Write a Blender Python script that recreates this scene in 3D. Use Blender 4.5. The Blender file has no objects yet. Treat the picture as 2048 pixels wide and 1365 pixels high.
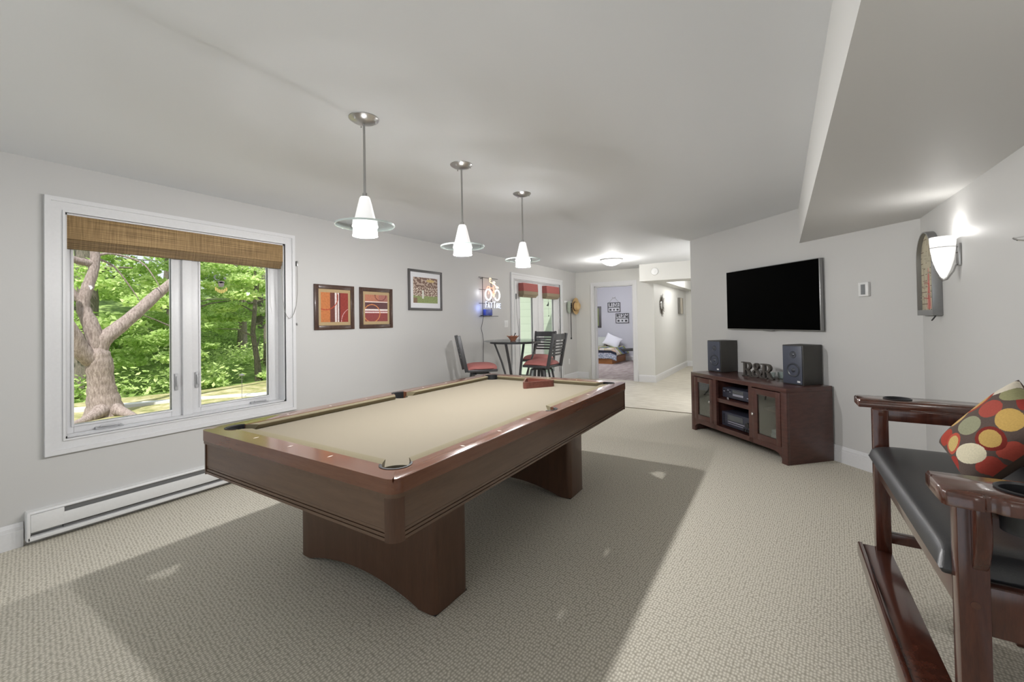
import bpy, bmesh, math, random
from mathutils import Vector, Matrix
random.seed(7)
S = bpy.context.scene
COL = S.collection
PI = math.pi

# ------------------------------------------------------------------ camera
F, YAW, PITCH, ROLL, PCY, CAMH = 853.5, .5616, .0135, -.0163, 630.6, 1.35
cy_, sy_ = math.cos(YAW), math.sin(YAW)
fw = Vector((-sy_*math.cos(PITCH), cy_*math.cos(PITCH), math.sin(PITCH)))
rt = Vector((cy_, sy_, 0)); up = rt.cross(fw)
rt2 = rt*math.cos(ROLL)+up*math.sin(ROLL); up2 = up*math.cos(ROLL)-rt*math.sin(ROLL)
cd = bpy.data.cameras.new('camera'); cam = bpy.data.objects.new('camera', cd); COL.objects.link(cam)
M3 = Matrix((rt2, up2, -fw)).transposed()
cam.matrix_world = Matrix.Translation((0, 0, CAMH)) @ M3.to_4x4()
cd.sensor_width = 36; cd.sensor_fit = 'HORIZONTAL'; cd.lens = F/2048*36
cd.shift_y = -(682.5-PCY)/2048; cd.clip_start = .05; cd.clip_end = 300
S.camera = cam

# ------------------------------------------------------------------ world, sun, light, exposure
S.view_settings.view_transform = 'Standard'; S.view_settings.look = 'None'
S.view_settings.gamma = 1; S.view_settings.use_curve_mapping = False
S.view_settings.exposure = 0.09
S.cycles.use_denoising = True
S.cycles.max_bounces = 10; S.cycles.diffuse_bounces = 5; S.cycles.glossy_bounces = 4
S.cycles.transparent_max_bounces = 12; S.cycles.sample_clamp_indirect = 6
S.cycles.caustics_reflective = False; S.cycles.caustics_refractive = False
W = bpy.data.worlds.new('sky'); S.world = W; W.use_nodes = True
bg = W.node_tree.nodes['Background']; bg.inputs[0].default_value = (.86, .93, 1, 1); bg.inputs[1].default_value = 1.0
def light(name, kind, loc, power, color=(1, .96, .9), size=.05, rot=None, size_y=None, spread=None):
    d = bpy.data.lights.new(name, kind); d.energy = power; d.color = color
    if kind == 'AREA':
        d.shape = 'RECTANGLE' if size_y else 'DISK'; d.size = size
        if size_y: d.size_y = size_y
        if spread: d.spread = spread
    elif kind == 'POINT': d.shadow_soft_size = size
    o = bpy.data.objects.new(name, d); COL.objects.link(o); o.location = loc
    if rot: o.rotation_euler = rot
    return o
sun = light('sun', 'SUN', (20, -10, 30), 5.6, (1, .98, .90)); sun.data.angle = .02
sun.rotation_euler = Vector((-.36, .42, -.83)).to_track_quat('-Z', 'Y').to_euler()
# added fill light standing in the opening of the unseen wall behind the camera
light('rear_opening_fill', 'AREA', (-1.6, -2.85, 1.25), 6, (.92, .96, 1), 4.2, (PI/2, 0, 0), 2.1)
PEND = [(-1.855, 1.50), (-1.855, 2.32), (-1.855, 3.14)]
for (x, y), p in zip(PEND, (40, 48, 60)): light('pendant_bulb', 'POINT', (x, y, 1.795), p, (1, .99, .985), .022)
for (x, y), p in zip(PEND, (1.4, 2.0, 2.8)): light('pendant_uplight_fill', 'POINT', (x, y, 2.035), p, (1, .985, .98), .03)  # extra lights added above the cones to brighten the ceiling
light('hall_fill', 'POINT', (-1.45, 10.6, 2.2), 40, (1, .98, .95), .15)  # hidden light added to brighten the hall, without a fixture
light('bedroom_fill', 'POINT', (-4.6, 11.6, 2.2), 85, (.96, .95, 1), .2)  # added light for the bedroom walls, no fixture
light('dome_bulb', 'POINT', (-2.58, 7.53, 2.27), 30, (1, .98, .94), .08)
light('sconce_bulb', 'POINT', (.855, 3.62, 1.83), 1.9, (1, .98, .95), .02)
# unseen fill lights added to brighten the room, no fixtures modelled
# out of frame, and one hidden round the corner by the hall
for x, y, z, p in ((.80, 1.0, 1.86, 2.8), (.80, -1.0, 1.86, 2.0)): light('side_wall_fill', 'POINT', (x, y, z), p, (1, .98, .96), .06)  # bare fill added along the right wall, no sconces here
light('ceiling_fill', 'AREA', (-.7, -.6, 1.5), 9, (.98, .985, 1), .5, (PI, 0, 0))  # added light aimed up to even out the ceiling
light('rear_left_fill', 'POINT', (-3.3, -1.9, 1.7), 4, (1, .985, .97), .12)  # added fill from the rear left, no lamp stands here
light('corner_fill', 'POINT', (-.72, 7.3, 1.25), 34, (1, .985, .98), .15)  # added out of sight to lift the far walls and ceiling

# ------------------------------------------------------------------ materials
def nt(name):
    m = bpy.data.materials.new(name); m.use_nodes = True
    return m, m.node_tree, m.node_tree.nodes['Principled BSDF']
def setp(b, **k):
    for a, v in k.items():
        n = {'color': 'Base Color', 'rough': 'Roughness', 'metal': 'Metallic', 'spec': 'Specular IOR Level', 'coat': 'Coat Weight',
             'coatr': 'Coat Roughness', 'trans': 'Transmission Weight', 'ior': 'IOR', 'alpha': 'Alpha', 'emit': 'Emission Color',
             'es': 'Emission Strength', 'sheen': 'Sheen Weight', 'sub': 'Subsurface Weight'}[a]
        b.inputs[n].default_value = (*v, 1) if isinstance(v, tuple) else v
def coordn(t, scale=(1, 1, 1), kind='Object', rot=(0, 0, 0)):
    tc = t.nodes.new('ShaderNodeTexCoord'); mp = t.nodes.new('ShaderNodeMapping')
    mp.inputs['Scale'].default_value = scale; mp.inputs['Rotation'].default_value = rot
    t.links.new(tc.outputs[kind], mp.inputs[0]); return mp.outputs[0]
def noise(t, vec, scale, detail=3, rough=.5):
    n = t.nodes.new('ShaderNodeTexNoise'); n.inputs['Scale'].default_value = scale; n.inputs['Detail'].default_value = detail
    n.inputs['Roughness'].default_value = rough; t.links.new(vec, n.inputs['Vector']); return n.outputs['Fac']
def ramp(t, fac, stops):
    r = t.nodes.new('ShaderNodeValToRGB'); e = r.color_ramp.elements
    while len(e) < len(stops): e.new(.5)
    for i, (p, c) in enumerate(stops): e[i].position = p; e[i].color = (*c, 1)
    t.links.new(fac, r.inputs[0]); return r.outputs[0]
def bump(t, b, h, strength=.2, dist=.002):
    n = t.nodes.new('ShaderNodeBump'); n.inputs['Strength'].default_value = strength; n.inputs['Distance'].default_value = dist
    t.links.new(h, n.inputs['Height']); t.links.new(n.outputs[0], b.inputs['Normal'])
def math_(t, op, a, b=None):
    n = t.nodes.new('ShaderNodeMath'); n.operation = op
    for i, v in enumerate((a, b)):
        if v is None: continue
        if isinstance(v, (int, float)): n.inputs[i].default_value = v
        else: t.links.new(v, n.inputs[i])
    return n.outputs[0]
def plain(name, color, rough=.5, nb=0, ns=60, **k):
    m, t, b = nt(name); setp(b, color=color, rough=rough, **k)
    v = coordn(t); f = noise(t, v, ns)
    c = ramp(t, f, [(.25, tuple(x*.975 for x in color)), (.75, tuple(min(1, x*1.02) for x in color))])
    t.links.new(c, b.inputs['Base Color'])
    if nb: bump(t, b, f, nb)
    return m
def paint(name, color, rough=.55):
    m, t, b = nt(name); setp(b, color=color, rough=rough, spec=.35)
    v = coordn(t); f = noise(t, v, 220, 2)
    g = noise(t, v, 1.2, 2)
    c = ramp(t, g, [(.3, tuple(x*.985 for x in color)), (.7, color)]); t.links.new(c, b.inputs['Base Color'])
    bump(t, b, f, .12, .001); return m
def wood(name, c1, c2, rough=.3, scale=(1.5, 14, 14), coat=.3, kind='Object', gs=3.0):
    m, t, b = nt(name); setp(b, rough=rough, coat=coat, coatr=.12, spec=.4)
    v = coordn(t, scale, kind); n = noise(t, v, gs, 6, .6)
    w = t.nodes.new('ShaderNodeTexNoise'); w.inputs['Scale'].default_value = gs*7; w.inputs['Detail'].default_value = 2
    t.links.new(v, w.inputs['Vector'])
    f = math_(t, 'ADD', math_(t, 'MULTIPLY', n, .75), math_(t, 'MULTIPLY', w.outputs['Fac'], .25))
    t.links.new(ramp(t, f, [(.33, c1), (.66, c2)]), b.inputs['Base Color'])
    bump(t, b, f, .05, .0005); return m
def emit(name, color, s, base=(.9, .9, .9), rough=.4):
    m, t, b = nt(name); setp(b, color=base, rough=rough, emit=color, es=s); return m
def glass(name, tint=(1, 1, 1), rough=0., refl=.08):
    m = bpy.data.materials.new(name); m.use_nodes = True; t = m.node_tree; t.nodes.clear()
    o = t.nodes.new('ShaderNodeOutputMaterial'); tr = t.nodes.new('ShaderNodeBsdfTransparent'); gl = t.nodes.new('ShaderNodeBsdfGlossy')
    mx = t.nodes.new('ShaderNodeMixShader'); fr = t.nodes.new('ShaderNodeLayerWeight'); fr.inputs[0].default_value = .25
    tr.inputs[0].default_value = (*tint, 1); gl.inputs['Roughness'].default_value = rough
    f = math_(t, 'MULTIPLY', fr.outputs['Fresnel'], .05 if refl == 0 else 1.0); f = math_(t, 'MINIMUM', math_(t, 'ADD', f, refl*.3), .6)
    t.links.new(f, mx.inputs[0]); t.links.new(tr.outputs[0], mx.inputs[1]); t.links.new(gl.outputs[0], mx.inputs[2]); t.links.new(mx.outputs[0], o.inputs[0])
    return m
def painted(name, rough=.6, kind='col', bumpy=0, spec=.3):
    m, t, b = nt(name); setp(b, rough=rough, spec=spec)
    a = t.nodes.new('ShaderNodeVertexColor'); a.layer_name = kind; t.links.new(a.outputs[0], b.inputs['Base Color'])
    if bumpy: bump(t, b, noise(t, coordn(t), 500, 2), bumpy, .001)
    return m

M_WALL = paint('wall_paint', (.555, .55, .54)); M_CEIL = paint('ceiling_paint', (.715, .73, .75), .7)
M_WARM = paint('hall_paint', (.64, .635, .61)); M_LAV = paint('bedroom_paint', (.56, .56, .60))
M_TRIM = plain('white_trim', (.68, .68, .69), .35); M_WHITE = plain('white_plastic', (.72, .72, .72), .4)
M_SOFF = paint('satin_paint', (.62, .615, .60), .58)
M_HANDLE = plain('grey_window_hardware', (.42, .42, .43), .4)
M_METAL = plain('brushed_nickel', (.46, .455, .45), .28, metal=1.0)
M_CHROME = plain('chrome', (.8, .8, .8), .12, metal=1.0)
M_GUN = plain('gunmetal', (.075, .075, .078), .42, .1, 300, metal=.35)
M_BLACK = plain('black_plastic', (.02, .02, .022), .4)
M_RUBBER = plain('black_rubber', (.012, .012, .013), .55)
M_TAN = plain('pale_felt', (.225, .195, .145), .95, .25, 900)
M_FELTD = plain('cushion_felt', (.20, .17, .105), .95, .25, 900)
M_CHERRY = wood('cherry_wood', (.10, .056, .034), (.14, .080, .049), .34, (14, 1.2, 14), .35)
M_CHERRYV = wood('cherry_leg_wood', (.066, .030, .016), (.10, .046, .026), .34, (10, 10, 1.2), .35)
M_RAIL = wood('polished_rail_wood', (.135, .052, .028), (.19, .078, .043), .22, (1.2, 14, 14), .6)
M_MAHOG = wood('mahogany', (.045, .014, .009), (.095, .028, .016), .2, (14, 14, 2), .6)
M_MAHOGX = wood('mahogany_top', (.055, .020, .013), (.11, .036, .02), .18, (6, 6, 6), .8)
M_CAB = wood('dark_cabinet_wood', (.055, .022, .018), (.095, .038, .030), .3, (3, 3, 12), .4)
M_GLASS = glass('window_glass', refl=0); M_CGLASS = glass('cabinet_glass', (.80, .83, .81), .02, .35)
M_DISC = glass('clear_disc_glass', (.93, .97, .96), .02, .15); M_TTOP = glass('smoked_top_glass', (.74, .78, .80), .02, .5)
M_EDGE = plain('glass_edge', (.74, .84, .82), .15)
M_SHADE = emit('lit_white_glass', (1, .99, .97), 1.5); M_SHADEU = emit('frosted_cone', (1, .99, .98), .5, (.9, .9, .9))
M_SCON = emit('lit_sconce_glass', (1, .985, .96), .62); M_DOME = emit('lit_dome', (1, .99, .95), 2.2)
M_PAINT = painted('printed_art'); M_FABRIC = painted('woven_print', .9, bumpy=.35)
M_RED = plain('red_seat_fabric', (.43, .155, .14), .8, .2, 400); M_STEEL = plain('grey_metal', (.30, .30, .30), .35, metal=.8)
M_CORD = plain('dark_cord', (.05, .05, .055), .5); M_GREYCORD = plain('grey_cord', (.35, .34, .32), .6)
M_PILL = plain('white_linen', (.8, .8, .84), .9, .2, 200); M_ORANGE = wood('orange_oak', (.36, .15, .05), (.46, .2, .07), .45, (3, 3, 14), .1)
M_SHEET = plain('grey_pillowcase', (.5, .52, .48), .9, .2, 200)

def carpet_mat():
    m, t, b = nt('loop_carpet'); setp(b, rough=.95, spec=.1)
    v = coordn(t, (84, 62, 1), rot=(0, 0, .12)); vo = t.nodes.new('ShaderNodeTexVoronoi'); vo.voronoi_dimensions = '2D'
    vo.inputs['Scale'].default_value = 1; vo.inputs['Randomness'].default_value = .42; t.links.new(v, vo.inputs['Vector'])
    f = math_(t, 'SUBTRACT', 1, math_(t, 'MULTIPLY', vo.outputs['Distance'], 1.15))
    n = noise(t, coordn(t), 170, 3, .7); f2 = math_(t, 'ADD', math_(t, 'MULTIPLY', f, .6), math_(t, 'MULTIPLY', n, .4))
    t.links.new(ramp(t, f2, [(.30, (.36, .33, .27)), (.54, (.535, .50, .42)), (.78, (.78, .74, .65))]), b.inputs['Base Color'])
    bump(t, b, f2, .45, .003); return m
M_CARPET = carpet_mat()
def tile_mat():
    m, t, b = nt('stone_tile'); setp(b, rough=.45)
    v = coordn(t, rot=(0, 0, PI/4)); br = t.nodes.new('ShaderNodeTexBrick'); br.offset = 0
    br.inputs['Scale'].default_value = 1; br.inputs['Brick Width'].default_value = .33; br.inputs['Row Height'].default_value = .33
    br.inputs['Mortar Size'].default_value = .004; br.inputs['Mortar'].default_value = (.50, .47, .40, 1)
    t.links.new(v, br.inputs['Vector'])
    n = noise(t, coordn(t, (3, 8, 1)), 1.6, 5)
    r = t.nodes.new('ShaderNodeValToRGB'); e = r.color_ramp.elements; e[0].position = .3; e[0].color = (.46, .42, .34, 1); e[1].position = .7; e[1].color = (.60, .565, .48, 1)
    t.links.new(n, r.inputs[0]); t.links.new(r.outputs[0], br.inputs['Color1']); t.links.new(r.outputs[0], br.inputs['Color2'])
    t.links.new(br.outputs[0], b.inputs['Base Color']); return m
M_TILE = tile_mat()
def bed_carpet():
    m, t, b = nt('mauve_carpet'); setp(b, rough=.95)
    t.links.new(ramp(t, noise(t, coordn(t, (5, 1.2, 1)), 2.2, 3), [(.35, (.31, .255, .24)), (.65, (.44, .375, .35))]), b.inputs['Base Color']); return m
M_MAUVE = bed_carpet()
def leather():
    m, t, b = nt('black_leather'); setp(b, color=(.022, .022, .024), rough=.33, spec=.6)
    v = t.nodes.new('ShaderNodeTexVoronoi'); v.inputs['Scale'].default_value = 320; t.links.new(coordn(t), v.inputs['Vector'])
    bump(t, b, v.outputs['Distance'], .16, .001); return m
M_LEATH = leather()
def bamboo(name='woven_bamboo', k=1.0):
    m, t, b = nt(name); setp(b, rough=.7)
    v = coordn(t, (1, 1.5, 260)); n = noise(t, v, 1.0, 2); v2 = coordn(t, (1, 60, 3)); n2 = noise(t, v2, 2, 2)
    f = math_(t, 'ADD', math_(t, 'MULTIPLY', n, .65), math_(t, 'MULTIPLY', n2, .35))
    t.links.new(ramp(t, f, [(.36, (.13*k, .078*k, .030*k)), (.52, (.29*k, .185*k, .078*k)), (.68, (.48*k, .33*k, .16*k))]), b.inputs['Base Color'])
    bump(t, b, f, .5, .002); return m
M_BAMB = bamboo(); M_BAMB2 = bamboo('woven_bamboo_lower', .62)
def bark(name, a, c):
    m, t, b = nt(name); setp(b, rough=.9)
    f = noise(t, coordn(t, (16, 16, 4)), 2.5, 7, .7)
    t.links.new(ramp(t, f, [(.35, a), (.65, c)]), b.inputs['Base Color']); bump(t, b, f, .8, .03); return m
M_BARK = bark('pale_bark', (.20, .155, .14), (.46, .38, .355)); M_BARK2 = bark('dark_bark', (.10, .09, .075), (.25, .21, .18))
def leafmat(name, a, c, d):
    m = bpy.data.materials.new(name); m.use_nodes = True; t = m.node_tree; b = t.nodes['Principled BSDF']; setp(b, rough=.55, spec=.2)
    at = t.nodes.new('ShaderNodeVertexColor'); at.layer_name = 'col'
    sp = t.nodes.new('ShaderNodeSeparateColor'); t.links.new(at.outputs[0], sp.inputs[0])
    r = ramp(t, sp.outputs[0], [(.0, a), (.5, c), (1, d)]); t.links.new(r, b.inputs['Base Color'])
    tl = t.nodes.new('ShaderNodeBsdfTranslucent'); t.links.new(r, tl.inputs[0])
    mx = t.nodes.new('ShaderNodeMixShader'); mx.inputs[0].default_value = .48
    out = [n for n in t.nodes if n.type == 'OUTPUT_MATERIAL'][0]
    t.links.new(b.outputs[0], mx.inputs[1]); t.links.new(tl.outputs[0], mx.inputs[2]); t.links.new(mx.outputs[0], out.inputs[0]); return m
M_LEAF = leafmat('maple_leaves', (.30, .44, .12), (.56, .72, .28), (.80, .90, .48))
M_LEAF2 = leafmat('cedar_needles', (.32, .38, .22), (.54, .60, .38), (.74, .78, .58))
def grass():
    m, t, b = nt('straw_grass'); setp(b, rough=.95)
    f = noise(t, coordn(t), 3.5, 8, .7)
    t.links.new(ramp(t, f, [(.36, (.17, .20, .06)), (.5, (.36, .33, .16)), (.66, (.56, .50, .34))]), b.inputs['Base Color']); bump(t, b, f, .6, .05); return m
M_GRASS = grass()
def forest_floor():
    m, t, b = nt('woodland_floor'); setp(b, rough=.95)
    f = noise(t, coordn(t), 1.8, 10, .75)
    t.links.new(ramp(t, f, [(.38, (.12, .20, .05)), (.52, (.30, .44, .12)), (.66, (.52, .66, .25))]), b.inputs['Base Color']); bump(t, b, f, .9, .2); return m
M_FOREST = forest_floor()
def siding():
    m, t, b = nt('pale_green_siding'); setp(b, rough=.6)
    v = coordn(t); sp = t.nodes.new('ShaderNodeSeparateXYZ'); t.links.new(v, sp.inputs[0])
    f = math_(t, 'FRACT', math_(t, 'MULTIPLY', sp.outputs[2], 1/.18))
    t.links.new(ramp(t, f, [(.0, (.30, .36, .29)), (.07, (.47, .54, .44)), (1, (.49, .56, .46))]), b.inputs['Base Color']); bump(t, b, f, .5, .02); return m
M_SIDING = siding()

# ------------------------------------------------------------------ mesh helpers
class MB:
    def __init__(s): s.bm = bmesh.new(); s.cols = []
    def _add(s, verts, faces, M=None):
        vs = [s.bm.verts.new((M @ Vector(v)) if M is not None else Vector(v)) for v in verts]
        out = []
        for f in faces:
            try: out.append(s.bm.faces.new([vs[i] for i in f]))
            except ValueError: pass
        return vs, out
    def box(s, x0, x1, y0, y1, z0, z1, bev=0, seg=2, M=None):
        V = [(x, y, z) for x in (x0, x1) for y in (y0, y1) for z in (z0, z1)]
        vs, fs = s._add(V, [(0, 1, 3, 2), (4, 6, 7, 5), (0, 4, 5, 1), (2, 3, 7, 6), (0, 2, 6, 4), (1, 5, 7, 3)], M)
        if bev:
            es = list({e for f in fs for e in f.edges})
            bmesh.ops.bevel(s.bm, geom=es, offset=bev, segments=seg, profile=.5, affect='EDGES', clamp_overlap=True)
        return s
    def bar(s, a, b, w, h, bev=0, upv=(0, 0, 1)):
        a, b = Vector(a), Vector(b); d = (b-a); L = d.length; d.normalize()
        u = Vector(upv); x = d.cross(u)
        if x.length < 1e-4: x = d.cross(Vector((1, 0, 0)))
        x.normalize(); u = x.cross(d)
        M = Matrix((x, d, u)).transposed().to_4x4(); M.translation = a
        return s.box(-w/2, w/2, 0, L, -h/2, h/2, bev, M=M)
    def tube(s, pts, r, seg=10, closed=False, caps=True, r2=None):
        pts = [Vector(p) for p in pts]; n = len(pts); rings = []; prev = None
        for i, p in enumerate(pts):
            if closed: t = pts[(i+1) % n]-pts[i-1]
            else: t = pts[min(i+1, n-1)]-pts[max(i-1, 0)]
            t.normalize()
            if prev is None:
                a = Vector((0, 0, 1)) if abs(t.z) < .9 else Vector((1, 0, 0)); x = t.cross(a).normalized()
            else:
                x = prev - t*prev.dot(t); x.normalize()
            prev = x; y = t.cross(x); rr = r[i] if isinstance(r, (list, tuple)) else r
            ry = rr if r2 is None else r2
            rings.append([s.bm.verts.new(p+x*math.cos(2*PI*k/seg)*rr+y*math.sin(2*PI*k/seg)*ry) for k in range(seg)])
        for i in range(n if closed else n-1):
            A, B = rings[i], rings[(i+1) % n]
            for k in range(seg): s.bm.faces.new((A[k], A[(k+1) % seg], B[(k+1) % seg], B[k]))
        if caps and not closed:
            s.bm.faces.new(rings[0][::-1]); s.bm.faces.new(rings[-1])
        return s
    def cyl(s, a, b, r, seg=20): return s.tube([a, b], r, seg)
    def lathe(s, prof, seg=32, M=None, a0=0, a1=2*PI):
        full = abs(a1-a0-2*PI) < 1e-6; rings = []; N = seg if full else seg+1
        for r, z in prof:
            if r < 1e-6: rings.append([s.bm.verts.new((M @ Vector((0, 0, z))) if M else Vector((0, 0, z)))]*N); continue
            rings.append([s.bm.verts.new((M @ Vector((r*math.cos(a0+(a1-a0)*k/seg), r*math.sin(a0+(a1-a0)*k/seg), z))) if M else Vector((r*math.cos(a0+(a1-a0)*k/seg), r*math.sin(a0+(a1-a0)*k/seg), z))) for k in range(N)])
        for A, B in zip(rings, rings[1:]):
            for k in range(seg if full else seg):
                k2 = (k+1) % N; q = []
                for v in (A[k], A[k2], B[k2], B[k]):
                    if v not in q: q.append(v)
                if len(q) > 2:
                    try: s.bm.faces.new(q)
                    except ValueError: pass
        return s
    def prism(s, poly, z0, z1, M=None, bev=0):
        n = len(poly)
        V = [(x, y, z0) for x, y in poly]+[(x, y, z1) for x, y in poly]
        vs, fs = s._add(V, [tuple(range(n))[::-1], tuple(range(n, 2*n))]+[(i, (i+1) % n, n+(i+1) % n, n+i) for i in range(n)], M)
        if bev:
            es = list({e for f in fs[:2] for e in f.edges})
            bmesh.ops.bevel(s.bm, geom=es, offset=bev, segments=2, profile=.5, affect='EDGES', clamp_overlap=True)
        return s
    def ribbon(s, pts, ws, z0, z1, M=None):
        P = [Vector((p[0], p[1], 0)) for p in pts]; L = []; R = []
        if not isinstance(ws, (list, tuple)): ws = [ws]*len(P)
        for i, p in enumerate(P):
            t = (P[min(i+1, len(P)-1)]-P[max(i-1, 0)]).normalized(); n = Vector((-t.y, t.x, 0))
            L.append(p+n*ws[i]/2); R.append(p-n*ws[i]/2)
        n = len(P); V = []
        for z in (z0, z1): V += [(q.x, q.y, z) for q in L]+[(q.x, q.y, z) for q in R]
        Fs = []
        for i in range(n-1):
            Fs += [(i, i+1, n+i+1, n+i)[::-1], (2*n+i, 2*n+i+1, 3*n+i+1, 3*n+i), (i, i+1, 2*n+i+1, 2*n+i), (n+i+1, n+i, 3*n+i, 3*n+i+1)]
        Fs += [(0, 2*n, 3*n, n), (n-1, 2*n-1, 4*n-1, 3*n-1)]
        s._add(V, Fs, M); return s
    def build(s, name, mat, parent=None, loc=None, rotz=0, angle=38):
        bm = s.bm; bmesh.ops.recalc_face_normals(bm, faces=bm.faces)
        for f in bm.faces: f.smooth = True
        for e in bm.edges:
            if len(e.link_faces) == 2 and e.calc_face_angle(0) > math.radians(angle): e.smooth = False
        me = bpy.data.meshes.new(name); bm.to_mesh(me); bm.free()
        return link(name, me, mat, parent, loc, rotz)
def link(name, me, mat, parent=None, loc=None, rotz=0):
    for m in (mat if isinstance(mat, (list, tuple)) else [mat]): me.materials.append(m)
    o = bpy.data.objects.new(name, me); COL.objects.link(o)
    if parent: o.parent = parent
    if loc: o.location = loc
    if rotz: o.rotation_euler = (0, 0, rotz)
    return o
def tag(o, label, cat, group=None, kind=None):
    o['label'] = label
    if cat: o['category'] = cat
    if group: o['group'] = group
    if kind: o['kind'] = kind
    return o
def thing(name, label, cat, loc=(0, 0, 0), rotz=0, group=None):
    o = bpy.data.objects.new(name, None); o.empty_display_size = .1; COL.objects.link(o)
    o.location = loc; o.rotation_euler = (0, 0, rotz); return tag(o, label, cat, group)
def kids(o): return [c for c in bpy.data.objects if c.parent == o]
def copy_tree(o, parent=None):
    c = o.copy(); COL.objects.link(c); c.parent = parent
    for ch in kids(o): copy_tree(ch, c)
    return c
def struct(o): o['kind'] = 'structure'; return o
def grid_mesh(name, nu, nv, pos, col, mat, parent=None, loc=None, rotz=0, back=None):
    """a sheet whose printed pattern is a colour per face; pos(u,v)->xyz, col(u,v)->rgb (linear)"""
    V = [pos(i/nu, j/nv) for j in range(nv+1) for i in range(nu+1)]
    Fs = [(j*(nu+1)+i, j*(nu+1)+i+1, (j+1)*(nu+1)+i+1, (j+1)*(nu+1)+i) for j in range(nv) for i in range(nu)]
    C = [col((i+.5)/nu, (j+.5)/nv) for j in range(nv) for i in range(nu)]
    if back:
        k = len(V); V += [back(i/nu, j/nv) for j in range(nv+1) for i in range(nu+1)]
        B = [tuple(reversed([q+k for q in f])) for f in Fs]; Fs = Fs+B; C = C+[C[-1] if True else 0]*0+[(.09, .06, .045)]*len(B)
    me = bpy.data.meshes.new(name); me.from_pydata(V, [], Fs)
    at = me.color_attributes.new('col', 'FLOAT_COLOR', 'CORNER'); arr = []
    for c in C: arr += [c[0], c[1], c[2], 1.0]*4
    at.data.foreach_set('color', arr)
    for p in me.polygons: p.use_smooth = True
    if back:
        bm = bmesh.new(); bm.from_mesh(me); bmesh.ops.remove_doubles(bm, verts=bm.verts, dist=1e-5); bm.to_mesh(me); bm.free()
    return link(name, me, mat, parent, loc, rotz)
def text_mesh(name, txt, size, depth, mat, parent, M, align='CENTER'):
    c = bpy.data.curves.new(name, 'FONT'); c.body = txt; c.size = size; c.extrude = depth; c.align_x = align; c.align_y = 'CENTER'; c.resolution_u = 3
    tmp = bpy.data.objects.new('tmp', c); COL.objects.link(tmp); bpy.context.view_layer.update()
    me = bpy.data.meshes.new_from_object(tmp.evaluated_get(bpy.context.evaluated_depsgraph_get()))
    bpy.data.objects.remove(tmp); me.transform(M); me.materials.clear(); me.name = name
    return link(name, me, mat, parent)
def frameM(o, x, y, z):
    m = Matrix((Vector(x), Vector(y), Vector(z))).transposed().to_4x4(); m.translation = Vector(o); return m

# ================================================================== ROOM SHELL
XL, XR, YF, YB, H = -4.02, .925, 9.2, -3.0, 2.44
DW = 5.38                      # diagonal television wall: x + y = DW
ZS = 2.088; XS = .175          # dropped soffit on the right
def hbox(name, b, mat, bev=0):
    m = MB(); [m.box(*q) for q in (b if isinstance(b, list) else [b])]
    return struct(m.build(name, mat))
# left wall with window opening (y .815-2.30, z .62-2.12) and patio door opening (y 6.45-8.33, z 0-2.10)
WY0, WY1, WZ0, WZ1 = .815, 2.30, .62, 2.12
PY0, PY1, PZ1 = 6.46, 8.32, 2.10
TH = .18
hbox('wall_left', [(XL-TH, XL, YB, WY0, 0, H), (XL-TH, XL, WY0, WY1, 0, WZ0), (XL-TH, XL, WY0, WY1, WZ1, H),
                   (XL-TH, XL, WY1, PY0, 0, H), (XL-TH, XL, PY0, PY1, PZ1, H), (XL-TH, XL, PY1, YF+.12, 0, H)], M_WALL)
DX0, DX1, DZ = -3.565, -2.695, 2.095
HX = -2.25                     # hall left wall
hbox('wall_far', [(XL, DX0, YF, YF+.12, 0, H), (DX0, DX1, YF, YF+.12, DZ, H), (DX1, HX, YF, YF+.12, 0, H)], M_WARM)
hbox('wall_hall_left', (HX-.12, HX, YF+.12, 12.75, 0, H), M_WARM)
hbox('wall_hall_end', (HX-.12, -.3, 12.75, 12.87, 0, H), M_WARM)
hbox('wall_hall_right', (-.3, -.18, 5.9, 12.87, 0, H), M_WARM)
m = MB(); n45 = (.70711, .70711)
e0 = (-1.062, DW+1.062); e1 = (XR, DW-XR)
m.prism([e0, e1, (XR+.3, DW-XR), (e1[0]+.2, e1[1]+.12), (e0[0]+.085, e0[1]+.085)], 0, H)
struct(m.build('wall_diagonal', M_WALL))
hbox('wall_right', (XR, XR+.12, YB, DW-XR+.02, 0, H), M_WALL)
hbox('wall_back', [(XL, -3.75, YB-.12, YB, 0, H), (.55, XR, YB-.12, YB, 0, H), (-3.75, .55, YB-.12, YB, 2.3, H)], M_WALL)
hbox('ceiling', (XL-TH, XR+.3, YB-.12, 15, H, H+.15), M_CEIL)
m = MB(); m.prism([(XS, YB), (XR, YB), (XR, DW-XR), (XS, DW-XS)], ZS, H); struct(m.build('ceiling_soffit', M_SOFF))
m = MB(); m.box(-2.385, -.3, 8.62, 9.2, 2.10, H); m.box(HX, -2.0, 9.2, 12.75, 2.10, H); struct(m.build('ceiling_header', M_WARM))
hbox('floor', (XL-TH, XR+.12, YB-.12, 6.45, -.08, 0), M_CARPET)
hbox('floor_tile', (XL-TH, -.18, 6.45, 9.29, -.08, .002), M_TILE)
hbox('floor_hall', (HX-.12, -.18, 9.29, 12.87, -.08, .002), M_TILE)
hbox('trim_threshold', (-2.2, -1.0, 6.435, 6.46, 0, .006), M_TAN)
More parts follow.
